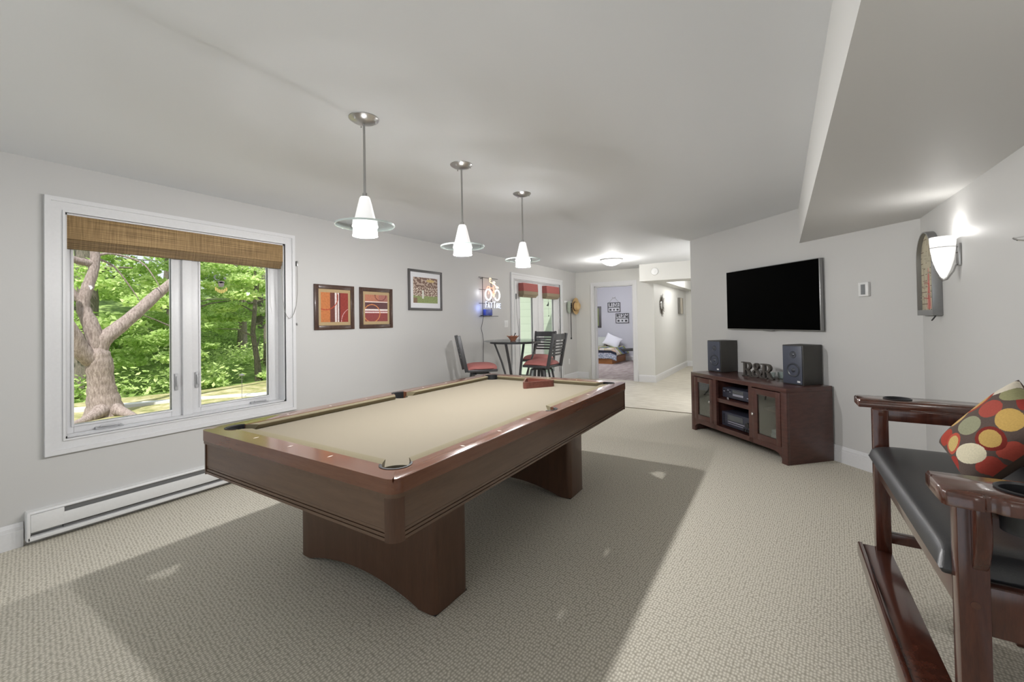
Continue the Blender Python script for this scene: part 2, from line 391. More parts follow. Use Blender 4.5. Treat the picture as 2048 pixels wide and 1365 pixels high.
# bedroom
hbox('floor_bedroom', (-8.5, HX-.12, 9.29, 13.9, -.08, .001), M_MAUVE)
hbox('wall_bedroom_back', (-8.5, HX-.12, 13.8, 13.92, 0, H), M_LAV)
hbox('wall_bedroom_right', (HX-.24, HX-.12, YF+.12, 13.8, 0, H), M_LAV)
hbox('wall_bedroom_left', (-8.5, -8.38, 9.4, 13.8, 0, H), M_LAV)
hbox('wall_bedroom_front', (-8.5, XL-TH, 9.2, 9.32, 0, H), M_SIDING)
hbox('ceiling_bedroom', (-8.5, XL-TH, 9.2, 14, H, H+.1), M_CEIL)

# baseboards: two-step profile extruded along a wall
def baseboard(name, a, b, nrm, h=.15, mat=None):
    a, b = Vector((*a, 0)), Vector((*b, 0)); d = (b-a); L = d.length; d.normalize(); n = Vector((*nrm, 0)).normalized()
    M = frameM(a, n, (0, 0, 1), d)
    prof = [(0, 0), (.016, 0), (.016, h*.70), (.013, h*.72), (.013, h*.84), (.009, h*.87), (.008, h*.96), (.004, h), (0, h)]
    m = MB(); m.prism(prof, 0, L, M); return struct(m.build(name, mat or M_TRIM))
baseboard('baseboard_left', (XL, YB), (XL, .63), (1, 0)); baseboard('baseboard_left_far', (XL, 2.62), (XL, 6.30), (1, 0))
baseboard('baseboard_left_corner', (XL, 8.46), (XL, YF), (1, 0))
baseboard('baseboard_far', (XL, YF), (-3.73, YF), (0, -1)); baseboard('baseboard_far_right', (-2.595, YF), (HX+.016, YF), (0, -1))
baseboard('baseboard_hall', (HX, YF), (HX, 12.75), (1, 0)); baseboard('baseboard_hall_end', (HX, 12.75), (-.3, 12.75), (0, -1))
baseboard('baseboard_diagonal', e0, e1, (-1, -1)); baseboard('baseboard_right', (XR, YB), e1, (-1, 0))
baseboard('baseboard_bedroom', (-8, 13.8), (HX-.24, 13.8), (0, -1)); 

# ------------------------------------------------------------------ window_1 (casement pair)
def casing(m, y0, y1, z0, z1, w, x, t=.02, bottom=True, axis='x'):
    """stepped picture-frame casing around an opening on the plane x"""
    for (o0, o1, tt) in ((0, w*.72, t*.55), (w*.70, w, t), (.0, .012, t*.85)):
        segs = [(y0-o1, y0-o0, z0-(o1 if bottom else 0), z1+o1), (y1+o0, y1+o1, z0-(o1 if bottom else 0), z1+o1), (y0-o0, y1+o0, z1+o0, z1+o1)]
        if bottom: segs.append((y0-o0, y1+o0, z0-o1, z0-o0))
        for a, b, c, d in segs:
            if axis == 'x': m.box(x-.001, x+tt, a, b, c, d)
            else: m.box(a, b, x-tt, x+.001, c, d)
win = bpy.data.objects.new('window_1', None); COL.objects.link(win); win.location = (XL, (WY0+WY1)/2, WZ0); struct(win)
win['label'] = 'white double casement window onto the trees'
def wl(m, name, mat, par=None, label=None):   # build in world coords, parent to window
    o = m.build(name, mat); o.parent = par or win
    inv = Vector((0, 0, 0)); q = o.parent
    while q: inv += q.location; q = q.parent
    o.location = -inv
    if label: o['label'] = label
    return o
m = MB(); casing(m, WY0, WY1, WZ0, WZ1, .095, XL, .026); wl(m, 'casing', M_TRIM)
XP = -4.13
m = MB()
for q in ((XL-TH, XL, WY0, WY0+.012, WZ0, WZ1), (XL-TH, XL, WY1-.012, WY1, WZ0, WZ1), (XL-TH, XL, WY0, WY1, WZ1-.012, WZ1), (XL-TH, XL, WY0, WY1, WZ0, WZ0+.012)): m.box(*q)
m.box(XP-.02, XP+.045, 1.50, 1.565, WZ0+.012, WZ1-.012, .003); wl(m, 'jamb', M_TRIM)
for i, (a, b) in enumerate(((.877, 1.431), (1.634, 2.19))):
    m = MB(); y0, y1 = (WY0+.012, 1.50) if i == 0 else (1.565, WY1-.012)
    z0, z1 = WZ0+.012, WZ1-.012
    m.box(XP-.02, XP+.02, y0, a, z0, z1, .003); m.box(XP-.02, XP+.02, b, y1, z0, z1, .003)
    m.box(XP-.02, XP+.02, a, b, z0, .687, .003); m.box(XP-.02, XP+.02, a, b, 2.04, z1, .003)
    for (c, d, e, f) in ((a-.014, a, .673, 2.054), (b, b+.014, .673, 2.054), (a, b, .673, .687), (a, b, 2.04, 2.054)): m.box(XP, XP+.028, c, d, e, f, .002)
    s_ = wl(m, 'sash', M_TRIM)
    m = MB(); m.box(XP-.006, XP, a-.005, b+.005, .68, 2.045); g = m.build('pane', M_GLASS, s_)
    yc = .98 if i == 0 else 2.02
    m = MB(); m.box(XP+.02, XP+.05, yc, yc+.12, .632, .650, .004); m.bar((XP+.05, yc+.13, .648), (XP+.06, yc+.02, .655), .014, .010, .003)
    m.bar((XP+.04, yc+.12, .65), (XP+.055, yc+.15, .632), .012, .016, .003)
    wl(m, 'crank_handle', M_HANDLE)
    yl = 1.462 if i == 0 else 1.603
    m = MB(); m.box(XP+.02, XP+.034, yl-.012, yl+.012, .84, .97, .004); m.bar((XP+.045, yl, .87), (XP+.038, yl, .95), .012, .012, .003); wl(m, 'sash_lock', M_HANDLE)

# woven shade
sh = thing('woven_roman_shade', 'brown woven bamboo roman shade drawn up in the white casement window', 'window shade', (XL, 1.56, 2.12))
m = MB()
m.box(-.06, -.002, -.742, .735, -.172, 0, .004); m.build('valance', M_BAMB, sh)
m = MB()
for k in range(4): m.box(-.052+.004*k, -.040+.004*k+.014, -.738, .728, -.235+.012*k, -.12, .004)
m.build('folded_slats', M_BAMB2, sh)
m = MB()
pts = [(-.05, .70, -.20)]
for k in range(41):
    a = k/40; y = .655+.19*a; z = -.20-.50*math.sin(PI*(.5*min(1, a*1.0)+0)) if False else 0
cp = [(.035, .69, -.22), (.036, .70, -.42), (.037, .705, -.55), (.037, .72, -.64), (.037, .74, -.69), (.037, .765, -.715), (.036, .79, -.70), (.033, .815, -.66), (.030, .84, -.58), (.028, .855, -.45), (.026, .857, -.30), (.022, .856, -.17)]
m.tube(cp, .0028, 6); m.build('pull_cord', M_GREYCORD, sh)
m = MB(); m.box(.001, .03, .849, .863, -.20, -.15, .003); m.build('cord_cleat', M_METAL, sh); m = MB(); m.box(.001, .02, .849, .861, -.78, -.755, .003); m.build('cord_cleat', M_METAL, sh)

# suncatcher on the right pane
def disc(m, c, r, t=.004, seg=20, sx=1, sz=1):
    m.prism([(math.cos(2*PI*k/seg)*r*sx, math.sin(2*PI*k/seg)*r*sz) for k in range(seg)], 0, t, frameM(c, (0, 1, 0), (0, 0, 1), (1, 0, 0)))
sc = thing('suncatcher', 'brown and yellow feathered suncatcher hanging on the right window pane', 'ornament', (XP+.001, 1.80, 1.70))
m = MB(); disc(m, (0, 0, .01), .024); disc(m, (0, 0, .03), .028, sz=.35); m.build('brown_center', plain('brown_glass', (.05, .025, .015), .3), sc)
m = MB(); P_ = [(-.03+.022*math.cos(a), .068+.022*math.sin(a)) for a in [1.2+k*.42 for k in range(12)]]
m.ribbon(P_, [.002, .005, .008, .01, .011, .011, .011, .01, .008, .006, .004, .002], 0, .004, frameM((0, 0, 0), (0, 1, 0), (0, 0, 1), (1, 0, 0)))
MDG = plain('dark_green_glass', (.02, .05, .02), .3); m.build('moon', MDG, sc); m = MB(); disc(m, (0, .03, .065), .011); m.build('star', MDG, sc)
for k in range(7):
    m = MB(); y = -.042+.014*k; z = -.025-.028*math.sin(PI*(k+.5)/7); disc(m, (0, y, z), .007, .003, 12, 1, 2.6)
    m.build('feather', plain('amber_glass', (.50, .40, .03), .4), sc)

# ------------------------------------------------------------------ patio doors (door_1)
pd = bpy.data.objects.new('door_1', None); COL.objects.link(pd); pd.location = (XL, (PY0+PY1)/2, 0); struct(pd); pd['label'] = 'pair of white glazed patio doors with small red shades'
def pl_(m, name, mat, par=None):
    o = m.build(name, mat); o.parent = par or pd; inv = Vector((0, 0, 0)); q = o.parent
    while q: inv += q.location; q = q.parent
    o.location = -inv; return o
m = MB(); casing(m, PY0, PY1, 0, PZ1, .11, XL, .026, False); pl_(m, 'casing', M_TRIM)
XD = -4.06
m = MB(); m.box(XL-TH, XL, PY0, PY0+.02, 0, PZ1); m.box(XL-TH, XL, PY1-.02, PY1, 0, PZ1); m.box(XL-TH, XL, PY0, PY1, PZ1-.02, PZ1); m.box(XL-TH, XL-.0, PY0, PY1, -.0, .025); pl_(m, 'jamb', M_TRIM)
YM = 7.40
for i, (a, b, c, d) in enumerate(((PY0+.022, YM-.003, 6.69, 7.16), (YM+.003, PY1-.022, 7.60, 8.05))):
    m = MB(); m.box(XD-.02, XD+.02, a, c, .03, PZ1-.022, .003); m.box(XD-.02, XD+.02, d, b, .03, PZ1-.022, .003)
    m.box(XD-.02, XD+.02, c, d, .03, .28, .003); m.box(XD-.02, XD+.02, c, d, 1.95, PZ1-.022, .003)
    for q in ((c-.02, c, .26, 1.97), (d, d+.02, .26, 1.97), (c, d, .26, .28), (c, d, 1.95, 1.97)): m.box(XD, XD+.03, *q, .003)
    lf = pl_(m, 'door_leaf', M_TRIM)
    m = MB(); m.box(XD-.005, XD+.001, c-.005, d+.005, .275, 1.955); g = m.build('pane', M_GLASS, lf)
    if i == 1:
        for z in (.25, 1.05, 1.80):
            m = MB(); m.box(XD+.02, XD+.03, b-.012, b+.012, z, z+.1, .002); m.build('hinge', M_METAL, lf)
    else:
        m = MB(); m.box(XD+.02, XD+.03, YM-.06, YM-.03, .88, 1.1, .004); m.cyl((XD+.03, YM-.045, .98), (XD+.07, YM-.045, .98), .01, 10); m.bar((XD+.07, YM-.045, .98), (XD+.07, YM-.14, .98), .014, .014, .004); m.build('door_handle', M_METAL, lf)
M_RSH = plain('red_shade_fabric', (.34, .10, .09), .8, .2, 300); M_GSH = plain('olive_shade_fabric', (.25, .20, .13), .8, .2, 300)
for (y0, y1, lab) in ((6.66, 7.20, 'small red and olive folded shade at the top of the left patio door leaf'), (7.57, 8.14, 'small red and olive folded shade at the top of the right patio door leaf')):
    t_ = thing('fabric_shade', lab, 'window shade', (XD+.021, (y0+y1)/2, 2.04), 0, 'shades on the patio doors')
    hw = (y1-y0)/2
    m = MB(); m.prism([(.0, 0), (.10, 0), (.11, -.12), (.11, -.145), (0, -.145)], -hw, hw, frameM((0, 0, 0), (1, 0, 0), (0, 0, 1), (0, -1, 0))); m.build('upper_band', M_RSH, t_)
    m = MB(); m.box(0, .112, -hw, hw, -.215, -.146, .004); m.box(0, .10, -hw, hw*.95, -.235, -.216, .004); m.box(0, .085, -hw, hw*.9, -.255, -.237, .004); m.build('lower_band', M_GSH, t_)
m = MB(); m.box(0, .012, -.006, .006, 0, .10, .002); m.tube([(.008, 0, 0), (.008, .015, -.3), (.008, .05, -.5), (.008, .075, -.65), (.008, .08, -.75)], .0022, 6); m.tube([(.008, .10, -.35), (.008, .085, -.55), (.008, .08, -.75)], .0022, 6)
tag(m.build('shade_cord', M_CORD, loc=(XD+.022, 6.56, 1.74)), 'dark shade cord looped down the left patio door stile', 'cord')
# hummingbird suncatcher
m = MB(); Mx = frameM((0, 0, 0), (0, 1, 0), (0, 0, 1), (1, 0, 0))
m.prism([(-.06, 0), (-.02, .01), (.01, .03), (.03, .07), (.045, .075), (.05, .03), (.045, -.01), (.01, -.02), (-.03, -.012)], 0, .004, Mx); m.tube([(.002, .035, .07), (.002, .035, .13)], .002, 6)
m.tube([(.002, .04, -.02), (.002, .04, -.22)], .0015, 6); disc(m, (0, .04, -.22), .015, .004)
tag(m.build('bird_ornament', plain('dark_glass', (.03, .045, .035), .3), loc=(XD+.003, 7.83, 1.66)), 'dark bird ornament hanging on the right patio door pane', 'ornament')

# ------------------------------------------------------------------ bedroom doorway (door_2, open)
m = MB(); 
casing(m, DX0, DX1, 0, DZ, .09, YF, .022, False, 'y')
m.box(DX0, DX0+.018, YF, YF+.12, 0, DZ); m.box(DX1-.018, DX1, YF, YF+.12, 0, DZ); m.box(DX0, DX1, YF, YF+.12, DZ-.018, DZ)
struct(m.build('door_2', M_TRIM)); 

# ------------------------------------------------------------------ outlets, switch, thermostat, smoke detector
def plate(name, lab, cat, loc, w, h, toggles, rot=0, kind='switch'):
    t_ = thing(name, lab, cat, loc, rot); m = MB(); m.box(0, .006, -w/2, w/2, -h/2, h/2, .002); m.build('plate', M_WHITE, t_)
    for k in range(toggles):
        y = (k-(toggles-1)/2)*.046
        m = MB()
        if kind == 'switch': m.box(.006, .011, y-.016, y+.016, -.033, .033, .002)
        else:
            for z in (-.02, .02): m.box(.006, .008, y-.014, y+.014, z-.014, z+.014, .002)
        m.build('rocker' if kind == 'switch' else 'socket', M_WHITE, t_)
    return t_
plate('light_switch', 'white double wall switch beside the patio doors', 'switch', (XL, 6.19, 1.30), .118, .118, 2)
plate('wall_outlet', 'white outlet plate low on the left wall beneath the hat', 'outlet', (XL, 8.75, .42), .075, .12, 1, kind='o')
th_ = thing('thermostat', 'white thermostat with grey screen on the wall right of the television', 'thermostat', ((.595+.656)/2, DW-(.595+.656)/2, 1.573), math.radians(-135))
m = MB(); m.box(0, .026, -.043, .043, -.062, .062, .005); m.build('housing', M_WHITE, th_)
m = MB(); m.box(.026, .028, -.018, .018, -.045, .042); m.build('display', plain('lcd_grey', (.20, .21, .22), .3), th_)
sd = thing('smoke_detector', 'round white smoke detector on the header over the hall', 'smoke detector', (-2.08, 8.62, 2.276))
m = MB(); m.lathe([(0, 0), (.072, 0), (.072, .018), (.066, .032), (.045, .038), (0, .038)], 32, frameM((0, 0, 0), (1, 0, 0), (0, 0, 1), (0, -1, 0))); m.build('housing', M_WHITE, sd)
m = MB(); m.lathe([(0, .038), (.022, .038), (.02, .043), (0, .043)], 20, frameM((0, 0, 0), (1, 0, 0), (0, 0, 1), (0, -1, 0))); m.build('test_button', M_WHITE, sd)

# ------------------------------------------------------------------ baseboard heater
hz = thing('baseboard_heater', 'long white electric baseboard heater under the window', 'heater', (XL, .64, 0))
L = 1.98
m = MB(); m.box(0, .012, 0, L, .03, .205); m.prism([(0, .19), (.055, .188), (.062, .196), (.055, .206), (0, .208)], 0, L, frameM((0, 0, 0), (1, 0, 0), (0, 0, 1), (0, 1, 0)))
m.box(.012, .066, 0, L, .03, .055, .003); m.build('casing', M_WHITE, hz)
m = MB(); m.box(.055, .066, .012, L, .082, .16, .003); m.box(.055, .0665, .012, .16, .082, .19, .003); m.build('front_panel', M_WHITE, hz)
m = MB(); m.box(.0, .066, -.004, .012, .03, .205, .004); m.build('end_cap', M_WHITE, hz)
m = MB(); m.box(0, .066, L-.012, L, .03, .205, .004); m.build('end_cap', M_WHITE, hz)
m = MB(); m.box(.014, .045, .16, L-.02, .05, .185); m.build('heating_element', plain('heater_grey', (.16, .16, .16), .6), hz)

# ------------------------------------------------------------------ pendants
p0 = thing('pendant_lamp', '', 'pendant lamp', (0, 0, 2.44))
m = MB(); m.lathe([(0, 0), (.078, 0), (.077, -.004), (.06, -.016), (.03, -.026), (.012, -.030), (0, -.031)], 36); m.build('canopy', M_METAL, p0)
m = MB(); m.cyl((0, 0, -.025), (0, 0, -.418), .0062, 12); m.cyl((0, 0, -.40), (0, 0, -.425), .012, 12); m.build('stem', M_METAL, p0)
for a in (.6, 2.7, 4.8):
    m = MB(); m.cyl((.062*math.cos(a), .062*math.sin(a), -.012), (.062*math.cos(a), .062*math.sin(a), -.024), .004, 8); m.build('screw', M_CHROME, p0)
m = MB(); m.lathe([(.010, -.418), (.022, -.420), (.027, -.428), (.034, -.455), (.055, -.545), (.058, -.560), (.054, -.560)], 36); m.build('cone_shade', M_SHADEU, p0)
m = MB(); m.lathe([(.060, -.562), (.062, -.572), (.066, -.574), (.066, -.58), (.061, -.583), (.062, -.60), (.064, -.628), (.060, -.628), (.057, -.60), (.055, -.565)], 36); m.build('lit_glass', M_SHADE, p0)
m = MB(); m.lathe([(.060, -.566), (.148, -.566), (.148, -.573), (.060, -.573)], 48); dd = m.build('glass_disc', M_DISC, p0)
m = MB(); m.lathe([(.147, -.565), (.152, -.565), (.152, -.574), (.147, -.574), (.147, -.565)], 48); m.build('disc_rim', M_EDGE, dd)
plabs = ['brushed nickel pendant lamp with white cone and glass disc, nearest to the window end', 'middle pendant lamp of the row over the pool table', 'pendant lamp over the far end of the pool table, near the neon sign']
for i, (x, y) in enumerate(PEND):
    o = p0 if i == 0 else copy_tree(p0)
    o.location = (x, y, 2.44); o['label'] = plabs[i]; o['group'] = 'pendant lamps over the pool table'
# flush dome
fd = thing('ceiling_dome_lamp', 'lit white dome lamp flush on the ceiling near the bedroom door', 'ceiling lamp', (-2.58, 7.53, 2.44))
m = MB(); m.lathe([(0, 0), (.19, 0), (.19, -.02), (.175, -.026), (0, -.026)], 40); m.build('base_plate', M_WHITE, fd)
m = MB(); m.lathe([(.185, -.024), (.18, -.034), (.15, -.07), (.09, -.10), (.03, -.112), (0, -.114)], 40); m.build('glass_bowl', M_DOME, fd)

# ------------------------------------------------------------------ wall sconce
ws = thing('wall_sconce', 'lit white glass cone wall sconce with nickel bracket beside the arched game board', 'wall lamp', (XR, 3.62, 1.70))
m = MB(); m.box(-.012, 0, -.028, .028, -.06, .075, .004); m.build('back_plate', M_METAL, ws)
m = MB(); m.lathe([(.060, .12), (.0595, .09), (.056, .04), (.048, -.02), (.032, -.08), (.014, -.125), (.0, -.138)], 32, Matrix.Translation((-.075, 0, 0))); m.build('glass_cone', M_SCON, ws)
m = MB(); m.tube([(-.075+.061*math.cos(2*PI*k/32), .061*math.sin(2*PI*k/32), .055) for k in range(32)], .0018, 6, closed=True); m.build('shade_ring', M_METAL, ws); m = MB()
m.tube([(-.012, 0, -.05), (-.02, 0, -.055), (-.03, 0, -.09), (-.06, 0, -.14), (-.078, 0, -.148), (-.095, 0, -.12)], .005, 8); m.build('bracket_arm', M_METAL, ws); m = MB(); m.tube([(-.012, 0, .02), (-.02, 0, .02)], .004, 8); m.build('bracket_pin', M_METAL, ws)
m = MB(); pts = [(-.15, .03, 0), (-.148, .0, -.012), (-.14, -.03, -.018), (-.12, -.07, -.012), (-.09, -.10, -.008), (-.04, -.11, 0), (0, -.09, .004)]
m.tube(pts, .0035, 8); m.tube([(0, .02, .012), (-.07, .04, .012), (-.15, .03, 0)], .0025, 8)
tag(m.build('chrome_wall_bracket', M_CHROME, loc=(XR, 2.42, 1.64)), 'thin curved chrome bracket on the right wall at the picture edge', 'bracket')

# ------------------------------------------------------------------ framed art helpers (on left wall, facing +x)
def lin(c): return tuple(((v/255+.055)/1.055)**2.4 if v > 10 else v/255/12.92 for v in c)
def framed(name, lab, cat, x, y0, y1, z0, z1, fw_, fc, matw, matc, col, nu=70, nv=80, dep=.02, axis='x'):
    t_ = thing(name, lab, cat, (x, (y0+y1)/2, (z0+z1)/2)); w, h = (y1-y0)/2, (z1-z0)/2
    m = MB()
    for a, b, c, d in ((-w, -w+fw_, -h, h), (w-fw_, w, -h, h), (-w+fw_, w-fw_, -h, -h+fw_), (-w+fw_, w-fw_, h-fw_, h)): m.box(0, dep, a, b, c, d, .003)
    m.build('frame', fc, t_)
    m = MB(); m.box(.001, dep*.4, -w+fw_, w-fw_, -h+fw_, h-fw_); m.build('mat_board', matc, t_)
    aw, ah = w-fw_-matw[0], h-fw_-matw[1]
    grid_mesh('print', nu, nv, lambda u, v: (dep*.4+.001, -aw+2*aw*u, -ah+2*ah*v), col, M_PAINT, t_)
    m = MB(); m.box(dep*.7, dep*.75, -w+fw_, w-fw_, -h+fw_, h-fw_); m.build('glazing', M_GLASS, t_)
    return t_
M_FRAMEB = wood('dark_frame_wood', (.045, .025, .018), (.085, .045, .032), .35, (14, 14, 14), .2)
M_MATT = plain('tan_mat', lin((178, 155, 118)), .9); M_MATW = plain('white_mat', (.75, .75, .78), .9); M_FRG = plain('charcoal_frame', (.085, .08, .08), .4)
def nz(u, v, s, seed=0):
    from mathutils import noise as N
    return N.noise(Vector((u*s, v*s, seed)))
def art1(u, v):
    k = 1+.18*nz(u*3, v*3, 6)
    if u < .33: c = lin((190, 118, 70))
    elif u < .50: c = lin((105, 60, 52))
    elif u < .575: c = lin((222, 208, 205))
    elif u < .60: c = lin((120, 75, 62))
    elif u < .66: c = lin((218, 204, 200))
    elif u < .70: c = lin((85, 45, 45))
    else: c = lin((142, 58, 50))
    d = math.hypot((u-.16)*1.0, (v-.85)*1.05)
    if .44 < d < .475 and v < .95: c = lin((170, 72, 50))
    d = math.hypot(u-1.25, v-.0)
    if .5 < d < .52: c = lin((205, 160, 160))
    return tuple(x*k for x in c)
def art2(u, v):
    k = 1+.15*nz(u*3, v*3, 6, 3)
    if v > .75: c = lin((182, 122, 98)) if u < .6 else lin((165, 110, 100))
    elif v > .71: c = lin((228, 212, 205))
    elif v > .46: c = lin((98, 68, 70))
    elif v > .40: c = lin((232, 220, 215))
    elif v > .36: c = lin((150, 90, 90))
    elif v > .31: c = lin((225, 200, 198))
    else: c = lin((142, 72, 70))
    d = math.hypot((u-.30)/.36, (v-.30)/.34)
    if .92 < d < 1.02: c = lin((205, 135, 85))
    d = math.hypot((u-.68)/.25, (v-.98)/.2)
    if .92 < d < 1.04: c = lin((110, 62, 58))
    return tuple(x*k for x in c)
def art3(u, v):
    a = nz(u*2, v*2, 7, 5); b = nz(u, v, 26, 9); c2 = nz(u, v, 13, 2)
    if v < .27+.05*a: c = lin((140, 152, 100)) if (u > .15 or v > .2) else lin((130, 105, 85))
    elif v < .62: c = lin((205, 195, 180)) if b > .12 else (lin((110, 85, 75)) if b < -.1 else lin((160, 130, 118)))
    else: c = lin((120, 95, 85)) if c2 > -.05 else lin((185, 165, 150))
    if (u-.7)**2/.03+(v-.88)**2/.003 < 1: c = lin((200, 175, 120))
    if v < .5 and abs(u-.38) < .04 and v > .18: c = lin((215, 215, 205))
    return tuple(max(.01, x*(1+.3*b)) for x in c)
framed('framed_abstract', 'dark-framed abstract print with vertical red, orange and white bands beside the window', 'picture', XL, 2.60, 3.078, 1.288, 1.76, .045, M_FRAMEB, (.03, .035), M_MATT, art1)
framed('framed_abstract', 'dark-framed abstract print with horizontal bands and two rings', 'picture', XL, 3.153, 3.632, 1.29, 1.76, .045, M_FRAMEB, (.03, .035), M_MATT, art2)
framed('framed_photograph', 'grey-framed crowd photograph with wide white mat, hung left of the neon sign', 'picture', XL, 3.90, 4.537, 1.507, 2.042, .033, M_FRG, (.055, .065), M_MATW, art3, 90, 80)

# ------------------------------------------------------------------ neon sign
ne = thing('neon_sign', 'lit neon sign of a red bicycle with white wheels over blue-white lettering', 'neon sign', (XL, 5.65, 1.74))
YW, ZW = .43, .62   # overall size
def npt(a, b, d=.09): return (d, -.215+a*.43, -.31+b*.62)     # a: 0..1 left-right, b: 0..1 bottom-top
m = MB()
for a in (.05, .60): m.tube([npt(a, 0, .045), npt(a, 1, .045)], .005, 8)
for b in (.0, .33, .68, .99): m.tube([npt(-.18, b, .045), npt(1.05, b, .045)], .004, 8)
for a in (.05, .60):
    for b in (.02, .97): m.tube([npt(a, b, 0), npt(a, b, .045)], .005, 8)
m.build('mounting_frame', M_BLACK, ne)
def neon(pts, col, s, r=.0075, nm='tube'):
    m = MB(); m.tube(pts, r, 8); return m.build(nm, emit('neon_'+nm, col, s, (.6, .6, .6)), ne)
def ell(a, b, ra, rb, t0=0, t1=2*PI, n=24): return [npt(a+ra*math.cos(t0+(t1-t0)*k/n), b+rb*math.sin(t0+(t1-t0)*k/n)) for k in range(n+1)]
WHT = (1, .86, .88); RD = (1, .22, .10)
neon(ell(.27, .555, .19, .135, 1.0, 7.0), WHT, 2.2, .011, 'wheel'); neon(ell(.84, .555, .17, .135, -2.6, 2.6), WHT, 2.2, .011, 'wheel')
neon([npt(.27, .57), npt(.36, .73), npt(.62, .735), npt(.70, .58)], RD, 1.7, nm='bicycle_frame'); neon([npt(.36, .73), npt(.56, .55), npt(.64, .80)], RD, 1.7, nm='bicycle_frame')
neon([npt(.16, .70), npt(.24, .76), npt(.38, .755)], RD, 1.7, nm='handlebar'); neon([npt(.56, .55), npt(.60, .50), npt(.66, .52), npt(.62, .58), npt(.72, .60)], (1, .5, .25), 1.7, nm='pedals')
neon(ell(.40, .955, .05, .03, 0, 5.5, 12), (1, .6, .3), 1.7, .007, 'rider'); neon([npt(.36, .90), npt(.42, .88), npt(.50, .86), npt(.58, .87)], (1, .6, .3), 1.7, .007, 'rider')
neon(ell(.64, .87, .06, .035, 0, 5.6, 12), (1, .8, .6), 1.7, .007, 'rider'); neon([npt(.66, .84), npt(.74, .80), npt(.84, .76), npt(.94, .75)], (1, .75, .5), 1.7, .007, 'saddle'); neon(ell(.84, .76, .09, .022, 0, 5.5, 12), (1, .5, .3), 1.7, .006, 'saddle')
BL = (.62, .72, 1)
LET = {'F': [[(0, 0), (0, 1), (1, 1)], [(0, .52), (.8, .52)]], 'A': [[(0, 0), (.5, 1), (1, 0)], [(.2, .36), (.8, .36)]], 'T': [[(.5, 0), (.5, 1)], [(0, 1), (1, 1)]],
       'I': [[(.5, 0), (.5, 1)]], 'R': [[(0, 0), (0, 1), (.8, 1), (.95, .78), (.8, .55), (0, .52)], [(.45, .52), (1, 0)]], 'E': [[(1, 0), (0, 0), (0, 1), (1, 1)], [(0, .52), (.8, .52)]]}
x0 = .08
for ch, w, h in (('F', .12, .14), ('A', .15, .115), ('T', .14, .115), (' ', .03, 0), ('T', .16, .14), ('I', .05, .105), ('R', .13, .105), ('E', .12, .105)):
    if ch != ' ':
        m = MB()
        for st in LET[ch]: m.tube([npt(x0+p[0]*w*.74, .215+p[1]*h*1.15, .095) for p in st], .0052, 8)
        m.build('letter', emit('neon_letter', BL, 1.5, (.6, .6, .7)), ne)
    x0 += w+.015
m = MB(); m.box(.02, .085, -.165, .02, -.30, -.20, .012); m.build('transformer', plain('blue_box', (.05, .08, .35), .4), ne)
m = MB(); m.tube([(.04, -.17, -.30), (.02, -.18, -.42), (.012, -.20, -.50), (.012, -.165, -.60), (.012, -.14, -.72), (.012, -.15, -.86), (.012, -.16, -1.05), (.012, -.15, -1.20)], .004, 8); m.build('power_cord', M_CORD, ne)
light('neon_glow', 'POINT', (XL+.06, 5.40, 1.56), .42, (.22, .34, 1), .05)
light('neon_white_glow', 'POINT', (XL+.06, 5.40, 1.80), .28, (.9, .93, 1), .05)

# ------------------------------------------------------------------ hooks, hat, leash
hk = thing('hook_rail', 'short white wall hook rail by the patio doors', 'hook rail', (XL, 8.72, 1.75))
m = MB(); m.box(0, .018, -.20, .22, -.022, .022, .004); m.build('rail', M_WHITE, hk)
for y in (-.12, .0, .13):
    m = MB(); m.tube([(.018, y, 0), (.05, y, -.005), (.06, y, .02)], .006, 8); m.build('hook', M_WHITE, hk)
ht = thing('straw_hat', 'tan straw hat hanging from the white hook rail', 'hat', (XL+.05, 9.0, 1.66), 0)
M_STRAW = plain('woven_straw', (.58, .40, .19), .8, .3, 120); MH = frameM((0, 0, 0), (0, 1, 0), (0, 0, 1), (1, 0, 0))
m = MB(); m.lathe([(.001, .0), (.12, 0), (.165, .012), (.19, .03), (.192, .034), (.165, .018), (.12, .006)], 36, MH); m.build('brim', M_STRAW, ht)
m = MB(); m.lathe([(.105, .0), (.10, .05), (.088, .10), (.06, .118), (.03, .108), (0, .10)], 36, MH); m.build('crown', M_STRAW, ht)
m = MB(); m.lathe([(.107, .004), (.107, .028), (.1045, .028)], 36, MH); m.build('hat_band', plain('dark_band', (.08, .05, .04), .8), ht)
m = MB(); m.prism([(-.05, .12), (.03, .13), (.06, .05), (.055, -.10), (.0, -.15), (-.05, -.10), (-.065, 0)], 0, .05, MH, .01)
tag(m.build('cloth_cap', plain('sage_cloth', (.36, .40, .33), .9), loc=(XL+.025, 8.70, 1.64)), 'sage green cap hanging beside the straw hat', 'cap')
m = MB(); m.tube([(.0, 0, .10), (.002, .02, .05), (.0, -.005, 0), (0, 0, -.3), (0, .005, -.62), (0, .0, -.66)], .009, 8); m.box(-.012, .012, -.02, .02, -.70, -.66, .006)
m.tube([(0, .03+.03*math.cos(a), .05+.05*math.sin(a)) for a in [2*PI*k/16 for k in range(16)]], .007, 8, closed=True)
tag(m.build('dog_leash', M_RUBBER, loc=(XL+.075, 8.73, 1.62)), 'long black leash hanging straight down from the hook rail', 'leash')

